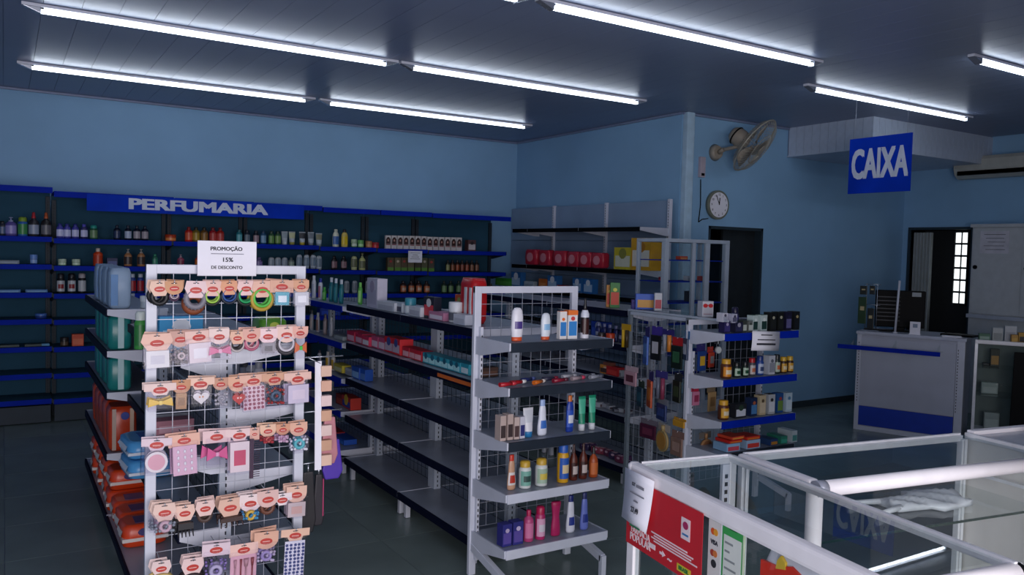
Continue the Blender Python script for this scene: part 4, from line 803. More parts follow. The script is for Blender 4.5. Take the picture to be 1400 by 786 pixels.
# on the glass ledge
p = put(t_box(.075, .075, .10, 'c4c4cc', 'b8b8c0'), 'sunglasses_box', 'white box printed with red sunglasses on the glass ledge', 'box', (3.80, PY(964, 3.80, 1.26), 1.261), -.35)
gl = MB()
for sx in (-.018, .018): gl.prism([(sx + .016 * math.cos(a), .072 + .013 * math.sin(a)) for a in [2 * PI * i / 14 for i in range(14)]], -.0395, -.0375)
gl.box(-.004, .004, -.0395, -.0375, .074, .078); gl.build('red_sunglasses_print', C('c01c24', .4), p)
MB().box(-.03, .03, -.0392, -.0375, .018, .021).build('red_sunglasses_print', C('8a3a50', .4), p)
for px, w_, h_, c, l, d in ((840, 13, 34, '2f7a34', 'c83a1c', 'green and red snack pack'), (833, 9, 30, 'c8842c', 'c8341c', 'orange and red snack pack'), (870, 14, 14, '3a2c84', '4a3c94', 'violet carton'), (884, 26, 21, '1c54b8', 'c8923a', 'long blue carton with amber base'), (899, 10, 24, 'b8bcc4', 'a8283c', 'white and red carton')):
    x_ = 3.84; y_ = PY(px, x_, 1.26); k_ = mpp(x_, y_, 1.26)
    put(t_box(w_ * k_ * (1.2 if w_ > 20 else 1), .05, h_ * k_, c, l, 'd8d44a' if 'snack' in d else None), 'snack_pack' if 'snack' in d else 'medicine_carton', d + ' on top of the right aisle shelving', 'box', (x_, y_, 1.2625 if y_ < 4.38 else 1.2485), -.6)
# goods on the right gondola, far bays
XA = 3.80
row([(817 + i * 8, 8, 22, B('slim', '1a2054', '7a80a8', '2c3470', 'a8acc0'), 'navy bottle with silver cap', 'shampoo_bottle', 'bottle') for i in range(5)], 'on the right aisle second shelf', X=XA, z=1.0)
row([(821, 20, 22, BX('1c3ca0', '3a5cc0', 'b8c4d8', d=.06), 'blue box with white scribble', 'blue_box', 'box')], 'in front of the orange fruit pack', X=XA + .07, z=1.0)
row([(834, 12, 12, B('jar', 'd0481c', 'c84018', 'e0702c'), 'round orange jar', 'cream_jar', 'jar'), (822, 9, 11, B('jar', 'b0502c', '3a3434', 'c8703c'), 'small orange jar', 'cream_jar', 'jar')], 'on the right aisle, second shelf', X=XA - .05, z=1.0)
row([(828, 10, 12, BX('b8782c', '3a2c2c', d=.05), 'amber carton', 'small_carton', 'box'), (840, 18, 12, BX('a82024', 'c03a34', d=.06), 'red carton', 'small_carton', 'box'), (832, 10, 16, BX('6a3c30', 'c8a894', d=.05), 'flesh-print carton', 'small_carton', 'box'), (847, 9, 9, BX('a8acb0', '6a6e78', d=.04), 'white carton', 'small_carton', 'box')], 'on the right aisle third shelf', X=XA - .03, z=.76)
for i in range(9):
    px = 795 + i * 8; x_ = XA + random.uniform(-.04, .05); y_ = PY(px, x_, .5)
    put(t_box(.05, .05, random.uniform(.02, .045), random.choice(('8a8e98', '3a3e50', 'a8acb4', '5a4a54')), random.choice(('6a6e7c', 'b0b4bc', '4a3a44'))), 'small_carton', ORD[i] + ' of nine small loose cartons on the low right aisle shelf', 'box', (x_, y_, .4935), random.uniform(-.6, .6), 'loose small cartons low in the right aisle')
for i in range(8):
    px = 800 + i * 8; x_ = XA + random.uniform(-.03, .05); y_ = PY(px, x_, .14)
    put(t_pack(.09, .045, .05, random.choice(('6a2a4a', '4a2a54', '8a3a4c', '3a2c50')), None, 'c8a8b4', False), 'sachet_pack', ORD[i] + ' of eight plum-coloured packs on the right aisle base shelf', 'pack', (x_, y_, .1335), random.uniform(-1.8, -1.2), 'plum packs on the right aisle base')

# ------------------------------------------------------------------ hanging cards
SKIN = ('dcb9a4', 'd8aa92', 'e2c8c4', 'cfa184', 'dfc4bd', 'c89c80')
def header_pts(shape, w, h):
    if shape == 'hex': return [(-w * .42, 0), (w * .42, 0), (w * .5, -h * .45), (w * .28, -h), (-w * .28, -h), (-w * .5, -h * .45)]
    if shape == 'round': return [(-w * .5, 0), (w * .5, 0)] + [(w * .5 * math.cos(a), -h * .45 - h * .55 * math.sin(a)) for a in [PI * i / 10 for i in range(11)]]
    if shape == 'tab': return [(-w * .5, 0), (w * .5, 0), (w * .5, -h * .6), (w * .28, -h * .62), (w * .2, -h * .95), (-w * .2, -h * .95), (-w * .28, -h * .62), (-w * .5, -h * .6)]
    return [(-w * .5, 0), (w * .5, 0), (w * .5, -h), (-w * .5, -h)]
def card_tpl(shape, w, hh, col, item, bw, bh, c1, c2):
    key = ('card', shape, P_(w), P_(hh), col, item, P_(bw), P_(bh), c1, c2)
    if key in TPL: return TPL[key]
    p = [('header_card', MB().prism(header_pts(shape, w, hh), -.0006, .0006).mesh('header_card', C(col, .6))),
         ('header_slot', MB().box(-.010, .010, -.0011, -.0005, -.010, -.007).mesh('header_slot', SLOT)),
         ('logo_oval', MB().prism([(min(w * .27, .024) * math.cos(a), -hh * .55 + min(w * .15, .0125) * math.sin(a)) for a in [2 * PI * i / 16 for i in range(16)]], -.0014, -.0005).mesh('logo_oval', C('b8362c', .5))),
         ('logo_stroke', MB().box(-min(w * .17, .014), min(w * .17, .014), -.0018, -.0012, -hh * .55 - .0012, -hh * .55 + .0010).mesh('logo_stroke', C('e6c8c0', .5)))]
    zc = -hh - bh / 2 + .006; mt = C(c1, .5); m2 = C(c2, .5); nm = 'item'
    bag = item not in ('scrunchie', 'ring', 'claw', 'band', 'none')
    if item == 'scrunchie':
        mb = MB(); mb.torus((0, -.006, zc), bw * .36, bw * .13, 20, 8); 
        for i in range(20): a = 2 * PI * i / 20; mb.cyl((math.cos(a) * bw * .38, -.01, zc + math.sin(a) * bw * .38), (math.cos(a) * bw * .52, -.012, zc + math.sin(a) * bw * .52), bw * .05, 5, .0005)
        p.append(('scrunchie', mb.mesh('scrunchie', mt)))
        p[-1][1].transform(Matrix.Translation((0, .016, bh * .35)))
    elif item == 'ring':
        p.append(('hair_tie', MB().torus((0, .006, zc + bh * .30), bw * .40, bw * .085, 22, 7).mesh('hair_tie', mt)))
        p.append(('hair_tie', MB().torus((0, .003, zc + bh * .38), bw * .33, bw * .06, 22, 7).mesh('hair_tie', m2)))
    elif item == 'bow':
        mb = MB(); mb.prism([(0, zc + .004), (-bw * .45, zc + bh * .3), (-bw * .5, zc - bh * .25), (0, zc - .004), (bw * .5, zc - bh * .25), (bw * .45, zc + bh * .3)], -.014, -.004)
        p.append(('bow', mb.mesh('bow', mt, .002))); p.append(('bow_knot', MB().box(-.006, .006, -.017, -.003, zc - .008, zc + .008).mesh('bow_knot', m2, .002)))
    elif item == 'claw':
        mb = MB().box(-bw * .38, bw * .38, -.022, -.004, zc, zc + bh * .35)
        for i in range(5): x = -bw * .34 + bw * .68 * i / 4; mb.cyl((x, -.012, zc), (x * 1.1, -.02, zc - bh * .45), .004, 6, .002)
        p.append(('claw_clip', mb.mesh('claw_clip', mt)))
    elif item == 'band':
        p.append(('headband', MB().torus((0, -.004, zc), bw * .46, .006, 30, 6).mesh('headband', mt))); p.append(('headband', MB().torus((.01, .004, zc - .006), bw * .42, .006, 30, 6).mesh('headband', m2)))
    elif item == 'box':
        p.append(('inner_card', MB().box(-bw * .4, bw * .4, -.010, -.002, zc - bh * .45, zc + bh * .45).mesh('inner_card', mt, .001)))
        p.append(('inner_print', MB().box(-bw * .24, bw * .24, -.0112, -.0098, zc - bh * .25, zc + bh * .2).mesh('inner_print', m2)))
    elif item == 'disc':
        p.append(('compact', MB().cyl((0, -.003, zc), (0, -.013, zc), min(bw, bh) * .42, 22).mesh('compact', mt))); p.append(('compact_mirror', MB().cyl((0, -.013, zc), (0, -.0145, zc), min(bw, bh) * .32, 22).mesh('compact_mirror', m2)))
    elif item == 'nails':
        p.append(('inner_card', MB().box(-bw * .45, bw * .45, -.006, -.002, zc - bh * .48, zc + bh * .48).mesh('inner_card', mt, .001)))
        for r in range(4):
            for c_ in range(3): p.append(('nail', MB().lathe([(0, 0), (1, .001), (.8, .003), (0, .004)], 8, .005, .008).mesh('nail', m2)));  v = p[-1][1]; v.transform(Matrix.Translation((-bw * .25 + c_ * bw * .25, -.006, zc - bh * .3 + r * bh * .2)) @ Matrix.Rotation(PI / 2, 4, 'X'))
    elif item == 'comb':
        mb = MB().box(-bw * .4, -bw * .1, -.01, -.004, zc - bh * .5, zc + bh * .5)
        for i in range(18): z = zc - bh * .46 + bh * .92 * i / 17; mb.box(-bw * .1, bw * .4, -.009, -.005, z - .001, z + .001)
        p.append(('comb', mb.mesh('comb', mt))); bag = False
    elif item == 'brushes':
        for i, (x, r_) in enumerate(((-.3, .006), (-.1, .005), (.08, .011), (.3, .007))):
            p.append(('makeup_brush', MB().cyl((x * bw, -.007, zc - bh * .45), (x * bw, -.007, zc + bh * .15), .003, 6).cyl((x * bw, -.007, zc + bh * .15), (x * bw, -.007, zc + bh * .38), r_ * .6, 8, r_).mesh('makeup_brush', mt if i % 2 else m2)))
        p.append(('inner_card', MB().box(-bw * .46, bw * .46, -.002, -.001, zc - bh * .48, zc + bh * .48).mesh('inner_card', C('d8a8b8', .5))))
    elif item == 'dots':
        p.append(('inner_card', MB().box(-bw * .45, bw * .45, -.003, -.001, zc - bh * .48, zc + bh * .48).mesh('inner_card', mt)))
        mb = MB(); rr = random.Random(3); nx = max(2, int(bw / .016)); nz = max(2, int(bh / .016))
        for i in range(nx):
            for j in range(nz):
                cx = -bw * .36 + bw * .72 * i / (nx - 1) + rr.uniform(-.002, .002); cz = zc - bh * .4 + bh * .8 * j / (nz - 1)
                mb.prism([(cx + .005 * math.cos(a) * (1 + .4 * (q_ % 2)), cz + .005 * math.sin(a) * (1 + .4 * (q_ % 2))) for q_, a in enumerate([2 * PI * i_ / 10 for i_ in range(10)])], -.0045, -.003)
        p.append(('flower_stickers', mb.mesh('flower_stickers', m2)))
    elif item == 'beads':
        mb = MB(); rr = random.Random(5)
        for i in range(16): mb.lathe([(0, -1), (.8, -.6), (1, 0), (.8, .6), (0, 1)], 6, .006, .006); n_ = 30; dx, dz = rr.uniform(-.4, .4) * bw, zc + rr.uniform(-.4, .3) * bh; mb.v[-n_:] = [(a + dx, b - .008 - .004 * (i % 3), c_ * .006 + dz) for a, b, c_ in mb.v[-n_:]]
        p.append(('beads', mb.mesh('beads', mt)))
        p.append(('bead_cluster', MB().torus((0, -.01, zc), bw * .2, bw * .09, 12, 6).mesh('bead_cluster', m2)))
    elif item == 'heart':
        pts = []
        for i in range(20):
            a = 2 * PI * i / 20; pts.append((bw * .026 * 16 * math.sin(a) ** 3 * .9, zc + bh * .024 * (13 * math.cos(a) - 5 * math.cos(2 * a) - 2 * math.cos(3 * a) - math.cos(4 * a))))
        p.append(('heart_clip', MB().prism(pts, -.012, -.003).mesh('heart_clip', mt))); p.append(('heart_stones', MB().box(-.008, -.002, -.0135, -.011, zc, zc + .006).box(.003, .009, -.0135, -.011, zc, zc + .006).mesh('heart_stones', m2)))
    if bag: p.append(('clear_bag', MB().box(-bw / 2, bw / 2, -.018, .0035, -hh - bh + .004, -hh * .6).mesh('clear_bag', FILM, .003)))
    TPL[key] = p; return p
HOOK = M('hook_chrome', hexl('b8bcc4'), .25, .8)
def hang(rowdesc, zpy, items, Yp, rack, face='y', base=None):
    # items: px, top py, header px width, shape, colour, item, body px w, h, c1, c2, copies, desc
    for i, (px, py, wp, shp, col, item, bwp, bhp, c1, c2, n, desc) in enumerate(items):
        Yc = Yp - .10; x = PX(px, Yc, 1.2); z = ZY(px, py, Yc); k = mpp(x, Yc, z); kk = k / .93
        MB().cyl((x, Yp - .004, z - .003), (x, Yc - .012, z - .008), .0018, 6).cyl((x, Yc - .012, z - .008), (x, Yc - .014, z + .004), .0018, 6).build('peg_hook', HOOK, rack)
        hh = max(.03, min(wp * .86, 24) * k)
        if shp in ('rect', 'tab'): hh = 17 * k
        tp = card_tpl(shp, wp * kk, hh, col, item, bwp * kk, bhp * k, c1, c2)
        for j in range(n):
            which = '' if n == 1 else (' front card' if j == 0 else (' card behind' if j == 1 else ' rearmost card'))
            lab = '%s,%s %s' % (desc, which or ' hanging', rowdesc)
            o = put(tp, 'accessory_card', clip(lab), 'hair accessory', (x + (random.uniform(-.012, .012) if j else 0), Yc - .004 + j * .023, z + .004 * (j > 0)), random.uniform(-.10, .10), ('%s cards %s' % (desc, rowdesc)) if n > 1 else None)
            o.rotation_euler.y = random.uniform(-.05, .05)
R1 = 'in top row of accessory rack'
hang(R1, 0, [
 (217, 384, 24, 'hex', 'e0bda8', 'scrunchie', 24, 24, '101014', '2a3050', 2, 'black fringed scrunchie'),
 (237, 384, 22, 'round', 'c9956e', 'ring', 14, 22, '3c1c3c', 'b8a8b0', 2, 'violet ring tie on tan header'),
 (267, 384, 27, 'hex', 'e2c6c6', 'scrunchie', 30, 22, '77757e', '77757e', 1, 'grey ruffled scrunchie'),
 (290, 384, 24, 'hex', 'e0b8ac', 'ring', 24, 20, '16181a', '9cc84a', 2, 'black and lime hair tie'),
 (312, 384, 22, 'hex', 'd89c78', 'ring', 23, 20, '141c2c', '244a8a', 2, 'black and blue hair tie'),
 (335, 384, 23, 'hex', 'e6c4c0', 'ring', 26, 20, '101c18', '1c9a58', 2, 'black and green hair tie'),
 (357, 384, 26, 'hex', 'e0b4a0', 'ring', 32, 26, 'b09030', '54b848', 2, 'green and gold hair tie'),
 (384, 383, 30, 'rect', 'd8a890', 'box', 22, 20, '1f9ab0', 'd8e8ec', 2, 'teal card on wide tan header'),
 (410, 383, 20, 'round', 'd09c7c', 'box', 22, 20, 'b8bcc4', 'e0e4e8', 2, 'silver clips on round tan header')], LY, LR_)
put([('scrunchie', MB().torus((0, -.006, -.03), .030, .014, 20, 8).mesh('scrunchie', C('7a3c1c', .6)))], 'brown_scrunchie', 'brown scrunchie hanging under the grey ruffled one', 'hair accessory', (PX(264, LY - .06, 1.4), LY - .06, ZY(264, 404, LY - .06)))
R2 = 'in second row of accessory rack'
hang(R2, 0, [
 (214, 456, 38, 'hex', 'e2b8a6', 'box', 34, 26, 'dadada', 'c8c8d0', 2, 'white box in clear bag'),
 (246, 452, 26, 'round', 'c49a8c', 'beads', 18, 28, '8a8488', 'c8b8bc', 2, 'grey owl-like clip'),
 (271, 452, 34, 'rect', 'e4c0b4', 'box', 34, 30, 'dcd0d4', 'e8e6ea', 2, 'white card in clear bag'),
 (299, 449, 25, 'round', 'e6cdc6', 'bow', 28, 22, 'd0588c', 'e8a8c4', 2, 'pink bow clip'),
 (324, 453, 20, 'hex', 'e0b49c', 'ring', 20, 18, 'b8b0b0', '201c20', 2, 'black and white ring tie'),
 (343, 449, 22, 'round', 'd8a898', 'ring', 20, 20, 'b05a74', 'c89aa0', 2, 'rose twisted hair tie'),
 (366, 449, 24, 'round', 'eacccc', 'box', 20, 16, '7c7a84', '3c3c48', 2, 'grey clip on pink round header'),
 (391, 446, 26, 'round', 'e4c2b6', 'ring', 28, 26, '38343a', 'c8c4cc', 2, 'charcoal ring tie'),
 (410, 446, 20, 'round', 'e0ac9c', 'bow', 16, 28, 'd8642c', '3ac83a', 1, 'orange and green clip')], LY, LR_)
R3 = 'in third row of accessory rack'
hang(R3, 0, [
 (219, 524, 38, 'tab', 'e2c8c0', 'bow', 30, 22, 'e0b83a', 'e8cc60', 2, 'yellow bow clip'),
 (248, 519, 22, 'round', 'c08a66', 'box', 16, 24, 'a87c50', '8a6440', 1, 'brown card clip'),
 (274, 516, 34, 'tab', 'e4bfaa', 'heart', 26, 24, 'd8d4d4', 'c88a5c', 2, 'white oval clip'),
 (302, 516, 20, 'round', 'c09078', 'beads', 18, 26, 'a8a6b0', '8c8c98', 1, 'clear grey bead set'),
 (325, 514, 25, 'round', 'd8a88c', 'heart', 22, 22, 'c0302c', 'e8d8d0', 2, 'red heart clip'),
 (346, 512, 34, 'tab', 'dcb09c', 'dots', 30, 34, 'd8bcc8', '8a3a54', 2, 'long pink floral pack'),
 (375, 510, 32, 'tab', 'cfa084', 'beads', 26, 32, 'a02c2c', '34506c', 2, 'red and blue bead set'),
 (407, 509, 36, 'tab', 'e4bcae', 'box', 34, 28, 'd4ccdc', 'e4d8e4', 2, 'white folded pack')], LY, LR_)
R4 = 'in fourth row of accessory rack'
hang(R4, 0, [
 (215, 599, 36, 'tab', 'd8c4cc', 'disc', 36, 34, 'e4dede', 'e0a8b4', 2, 'round pink compact'),
 (252, 593, 38, 'rect', 'e0b09c', 'nails', 32, 42, 'd8b0c4', 'ece8ee', 2, 'false nail set'),
 (297, 588, 34, 'rect', 'e0c0c0', 'bow', 26, 34, 'd8548c', 'e8a0c0', 2, 'hot pink bow'),
 (328, 586, 34, 'tab', 'e2c6c4', 'box', 30, 46, 'e4d4d6', 'c84868', 2, 'pink checked palette'),
 (349, 584, 12, 'rect', 'd8a898', 'comb', 16, 54, '3a1c38', '3a1c38', 1, 'dark plum comb'),
 (367, 580, 20, 'round', 'e0b89c', 'beads', 14, 10, 'a02c34', 'c86a5c', 2, 'small red bead clip'),
 (388, 579, 18, 'round', 'd0987a', 'beads', 14, 12, 'c8a8c0', 'b88aa8', 2, 'small lilac clip'),
 (409, 577, 22, 'round', 'd8a890', 'beads', 26, 24, 'dcdce6', '58b8c0', 2, 'white flower clip')], LY, LR_)
R5 = 'in fifth row of accessory rack'
hang(R5, 0, [
 (226, 688, 28, 'hex', 'dfc0b2', 'beads', 28, 18, '88909c', 'c8a8b4', 3, 'grey crystal clip'),
 (254, 690, 25, 'hex', 'e4bfae', 'claw', 24, 24, '1c1a20', '1c1a20', 3, 'black claw clip'),
 (282, 684, 24, 'hex', 'e0c0b8', 'scrunchie', 20, 16, '4c3a34', '6a4a44', 3, 'brown scrunchie'),
 (316, 681, 30, 'hex', 'd8b09c', 'claw', 36, 16, '3a2420', '3a2420', 3, 'tortoise claw clip'),
 (345, 675, 28, 'round', 'e6d2d0', 'beads', 24, 12, '3a8ab8', 'd8b03a', 3, 'multicoloured clip'),
 (368, 670, 27, 'round', 'd8b4ac', 'scrunchie', 20, 18, '6a4030', '6a4030', 2, 'chestnut scrunchie'),
 (388, 674, 24, 'tab', 'e6d8d8', 'none', 20, 18, 'c8c8d0', 'c8c8d0', 2, 'plain white card'),
 (408, 664, 26, 'round', 'e0b8a4', 'box', 28, 22, 'c8b8b8', 'd0a8a0', 3, 'beige clip pack')], LY, LR_)
R6 = 'in bottom row of accessory rack'
hang(R6, 0, [
 (222, 766, 24, 'hex', 'dcc4c0', 'band', 44, 44, 'b8a060', '18181c', 2, 'black and gold headband'),
 (266, 762, 28, 'hex', 'e2c6c2', 'band', 40, 40, '2a1c20', '5a2430', 3, 'dark red headband'),
 (298, 742, 34, 'rect', 'd8c4cc', 'beads', 30, 44, '8a78b8', 'b8b0d0', 2, 'violet bead pack'),
 (336, 742, 36, 'rect', 'e6c0b4', 'brushes', 36, 46, '8a3c44', 'b88a94', 1, 'pink makeup brush set'),
 (367, 726, 30, 'round', 'd8a890', 'beads', 26, 20, 'b8acc8', '9a8ac0', 3, 'mauve bead pack'),
 (407, 722, 36, 'tab', 'e0b8a0', 'dots', 28, 66, 'dcdce8', '34407c', 1, 'long floral sticker strip')], LY, LR_)
# promotion notice on top of the rack
t = thing('promotion_notice', 'white PROMOÇÃO 15% notice on top of the accessory rack', 'notice', (PX(311, LY - .03, 1.6), LY - .03, ZY(311, 353.5, LY - .03)))
hw = 35.5 * mpp(t.location.x, LY, 1.6) / .92; hz = 23.5 * mpp(t.location.x, LY, 1.6)
MB().box(-hw, hw, -.001, .001, -hz, hz).build('sheet', PAPER, t)
text('PROMOÇÃO', .020, INK, 'lettering', t, (-.004, -.0018, hz * .55), sx=1.05, bold=.0006)
MB().box(-.062, .062, -.0018, -.001, hz * .27 - .0015, hz * .27 + .0015).build('text_line', M('faded_ink', hexl('8a8a94'), .7), t)
text('15%', .023, INK, 'lettering', t, (0, -.0018, -hz * .08), sx=1.1, bold=.0006)
text('DE DESCONTO', .017, INK, 'lettering', t, (-.002, -.0018, -hz * .52), sx=1.0, bold=.0004)
# clip strip and pouches at the right side of the rack
SXr = LX1 + .035
t = thing('clip_strip', 'white clip strip of small cards hanging at the rack side', 'display strip', (SXr, LY - .02, 0))
MB().obox((.02, 0, 1.17), (.015, -.03, .72), .028, .003).build('strip', PAPER, t)
MB().cyl((-.03, 0, 1.19), (.03, 0, 1.16), .003, 6).build('hanger', HOOK, t)
for i in range(7):
    z = 1.15 - i * .062
    MB().box(.03, .075, -.012 - i * .003, .012, z - .045, z).build('small_card', C(SKIN[i % 6], .6), t, .003)
def pouch(mb, w, h, d):
    pts = [(-w * .3, 0), (w * .3, 0), (w * .5, -h * .8), (w * .3, -h), (-w * .35, -h), (-w * .5, -h * .75)]
    return mb.prism(pts, -d / 2, d / 2)
for i, (dx, zt, w_, h_, c, lb) in enumerate(((.11, .93, .075, .20, 'b87a84', 'dusty pink hair brush hanging beside the clip strip'), (.13, .83, .09, .17, '4a2ca0', 'violet pouch hanging beside the clip strip'), (.03, .70, .07, .26, '1c1a20', 'long black brush hanging below the clip strip'), (.08, .68, .05, .22, '26222a', 'black comb with pink edge hanging by the aisle'))):
    t = thing('hanging_pouch' if i == 1 else 'hair_brush', lb, 'hair accessory', (LX1 + dx, LY - .01 + i * .012, zt))
    pouch(MB(), w_, h_, .02).build('body', C(c, .5), t, .006)
    MB().cyl((0, 0, -.005), (0, 0, .03), .004, 6).build('hang_loop', HOOK if i != 1 else C('6a50b8'), t)
    if i == 3: MB().box(w_ * .3, w_ * .38, -.012, .012, -.18, -.02).build('pink_edge', C('b83a6a'), t)
o = MB().cyl((LX1 - .02, LY, 1.185), (LX1 + .17, LY - .0, 1.185), .003, 6).cyl((LX1 - .02, LY + .004, .955), (LX1 + .17, LY + .004, .955), .003, 6).cyl((LX1 - .02, LY + .01, .735), (LX1 + .12, LY + .02, .735), .003, 6).build('side_hooks', HOOK, LR_)

# hanging goods on the wire side panel and behind the vitamin rack
def t_hang(w, h, top, body, mark=None, shape='pack'):
    key = ('hg', P_(w), P_(h), top, body, mark, shape)
    if key in TPL: return TPL[key]
    p = [('header_card', MB().box(-w / 2, w / 2, -.001, .001, -h * .28, 0).mesh('header_card', C(top, .5)))]
    if shape == 'round':
        p.append(('brush_head', MB().cyl((0, -.004, -h * .65), (0, -.02, -h * .65), min(w, h) * .48, 24).mesh('brush_head', C(body, .5))))
        p.append(('brush_face', MB().cyl((0, -.02, -h * .65), (0, -.022, -h * .65), min(w, h) * .38, 24).mesh('brush_face', C(mark or body, .6))))
        p.append(('handle', MB().cyl((0, -.010, -h * .28), (0, -.010, -h * .05), w * .09, 8).mesh('handle', C(body, .5))))
    elif shape == 'tool':
        p.append(('handle', MB().cyl((-w * .18, -.008, -h), (-w * .18, -.008, -h * .25), w * .13, 8).mesh('handle', C(body, .4))))
        p.append(('handle', MB().cyl((w * .18, -.008, -h), (w * .18, -.008, -h * .25), w * .13, 8).mesh('handle', C(mark or body, .4))))
    else:
        p.append(('packet', MB().box(-w * .45, w * .45, -.016, -.002, -h, -h * .26).mesh('packet', C(body, .35), .004)))
        if mark: p.append(('printed_mark', MB().box(-w * .28, w * .28, -.0175, -.015, -h * .8, -h * .45).mesh('printed_mark', C(mark, .5))))
    TPL[key] = p; return p
WSP = bpy.data.objects['wire_side_panel']
for px, py, wp, hp, top, body, mark, shp, desc in (
    (884, 446, 13, 52, '2c2470', '2a5cb0', '5a8ac8', 'pack', 'violet-topped blue packet'), (897, 446, 12, 46, '3a2c84', '17181c', 'a8a8b0', 'pack', 'violet-topped black packet'),
    (912, 450, 14, 30, '2a2468', '8a8e98', 'c87a2c', 'tool', 'pair of silver tweezers on violet card'), (926, 461, 14, 43, 'a81c24', '14201c', '2c5a3c', 'pack', 'red-topped black and green packet'),
    (938, 452, 10, 40, '3a7ab0', '2a3c5c', 'b8bcc8', 'pack', 'slim blue packet by the rack post'),
    (864, 501, 17, 26, 'b8a0a8', 'b8909c', '5a2c3c', 'pack', 'spotted pink packet'), (891, 507, 13, 50, '2c2870', 'c04c1c', 'd87a2c', 'pack', 'orange bottle pack with violet top'), (878, 520, 12, 36, '16382c', '1c3a4c', '2a5a6c', 'pack', 'dark teal packet'),
    (905, 507, 14, 38, '3a3478', '6a6e80', '8a3a54', 'tool', 'silver and plum comb pair'), (928, 510, 13, 40, '2a2c30', '1c2418', '3a4a2c', 'pack', 'black-green packet'), (908, 545, 18, 30, '8a8e98', '26386c', '3a5090', 'pack', 'grey and navy packet'),
    (890, 574, 20, 26, '6a6470', '4a1c34', '6a2c44', 'pack', 'maroon packet'), (911, 580, 18, 36, 'b8b0a8', 'a89060', 'b8843c', 'round', 'round tan hand mirror'), (932, 572, 16, 12, 'c8922c', 'c8922c', None, 'pack', 'small yellow packet'), (930, 590, 16, 34, '8a6a60', '8a6c60', 'a8887c', 'pack', 'brown cosmetic pack')):
    X0 = 3.665; y_ = PY(px, X0, .9); r = ray(px, py); z_ = H + r[2] * X0 / r[0]; k_ = mpp(X0, y_, z_)
    MB().cyl((3.695, y_, z_ + .002), (3.652, y_, z_ - .004), .0018, 5).build('peg_hook', HOOK, WSP)
    put(t_hang(wp * k_ * 1.7, hp * k_, top, body, mark, shp), 'hanging_packet', desc + ' on the wire side panel', 'packet', (X0, y_, z_), -PI / 2 + random.uniform(-.5, .1))
X0 = 3.655; y_ = 4.30
put(t_hang(.10, .16, 'b8901c', 'c8a01c', '3a2c14', 'tool'), 'yellow_scissors', 'yellow scissors pack hanging near the grey pole', 'packet', (3.64, PY(856, 3.64, 1.1), H + ray(856, 443)[2] * 3.64 / ray(856, 443)[0]), -PI / 2)
for px, py, wp, hp, top, body, mark, shp, desc in (
    (957, 470, 17, 37, '2c2868', '1c3c7c', 'c8a02c', 'pack', 'blue and yellow packet'), (970, 474, 12, 28, 'a02c20', 'b03a24', '8a8e90', 'pack', 'red packet'), (979, 464, 9, 22, '2a2c34', 'a8b0b4', 'c0c8cc', 'round', 'small hand mirror'),
    (951, 528, 12, 26, 'a82040', 'b8708c', '8a2c4c', 'pack', 'pink packet'), (973, 526, 16, 36, '7a6a54', 'a88a60', '8a6a44', 'pack', 'tan brush packet'), (967, 590, 22, 32, '6a6460', 'a87c54', '8a5c3c', 'round', 'round brown bath brush')):
    Y0 = 3.715; x_ = PX(px, Y0, .9); z_ = ZY(px, py, Y0); k_ = mpp(x_, Y0, z_)
    MB().cyl((x_, Y0 + .033, z_ - .004), (x_, Y0 - .012, z_ - .007), .0018, 5).build('peg_hook', HOOK, VR_)
    put(t_hang(wp * k_ * 1.1, hp * k_, top, body, mark, shp), 'hanging_packet', desc + ' hanging behind the vitamin rack shelves', 'packet', (x_, Y0, z_), random.uniform(-.2, .2))

# ------------------------------------------------------------------ glass display cabinet by the corner
GX, GY = 4.62, 5.02
t = thing('display_cabinet', 'white-framed glass display cabinet standing by the column', 'cabinet', (GX, GY, 0))
FR = M('cabinet_frame', hexl('a4b0be'), .4)
W_, D_, HT = .75, .36, 1.755
mb = MB()
for x in (0, W_ - .045): mb.box(x, x + .045, 0, .045, 0, HT)
for x in (0, W_ - .03): mb.box(x, x + .03, D_ - .03, D_, 0, HT)
mb.build('frame_post', FR, t, .003)
MB().box(0, W_, 0, D_, HT, HT + .03).build('top_panel', FR, t, .003)
MB().box(W_ * .42, W_ * .42 + .035, .0, .03, .4, HT).box(W_ * .62, W_ * .62 + .05, .0, .03, .4, HT).build('door_stile', FR, t, .003)
MB().box(.005, W_ - .005, .005, D_ - .005, .0, .40).build('base_box', FR, t, .004)
for z in (1.60, 1.42, 1.24, 1.06, .8, .6): MB().box(.02, W_ - .02, .03, D_ - .02, z, z + .008).build('shelf', BLUE, t)
MB().box(.045, W_ - .045, .010, .014, .42, HT).build('glass_pane', GLASS, t); MB().box(.008, .012, .045, D_ - .03, .42, HT).build('glass_pane', GLASS, t)
for i, (x, z, c, l, d, s) in enumerate(((.28, 1.608, 'c8421c', 'd8905c', 'orange and white toothbrush box', (.10, .03)), (.10, 1.608, 'a8acb8', '8a8e98', 'small grey box', (.04, .02)), (.06, 1.428, 'a82034', 'c84054', 'dark red box', (.03, .03)), (.36, 1.428, 'b8bcc4', '9a9ea8', 'white box', (.06, .04)), (.52, 1.428, 'b8443c', 'c8644c', 'salmon box', (.05, .04)), (.05, 1.248, 'b0b4bc', '8a8e98', 'white tub', (.04, .035)), (.38, 1.248, '3a3c44', '1c1e24', 'black box', (.07, .09)), (.18, 1.068, '9a9eb4', 'b8bccc', 'lavender box', (.09, .05)), (.30, 1.068, 'a8acb4', '8a8e9c', 'silver box', (.08, .04)))):
    put(t_box(s[0], .05, s[1], c, l), 'medicine_carton', d + ' inside the glass display cabinet', 'box', (GX + x + .05, GY + .15, z + .002), .1)

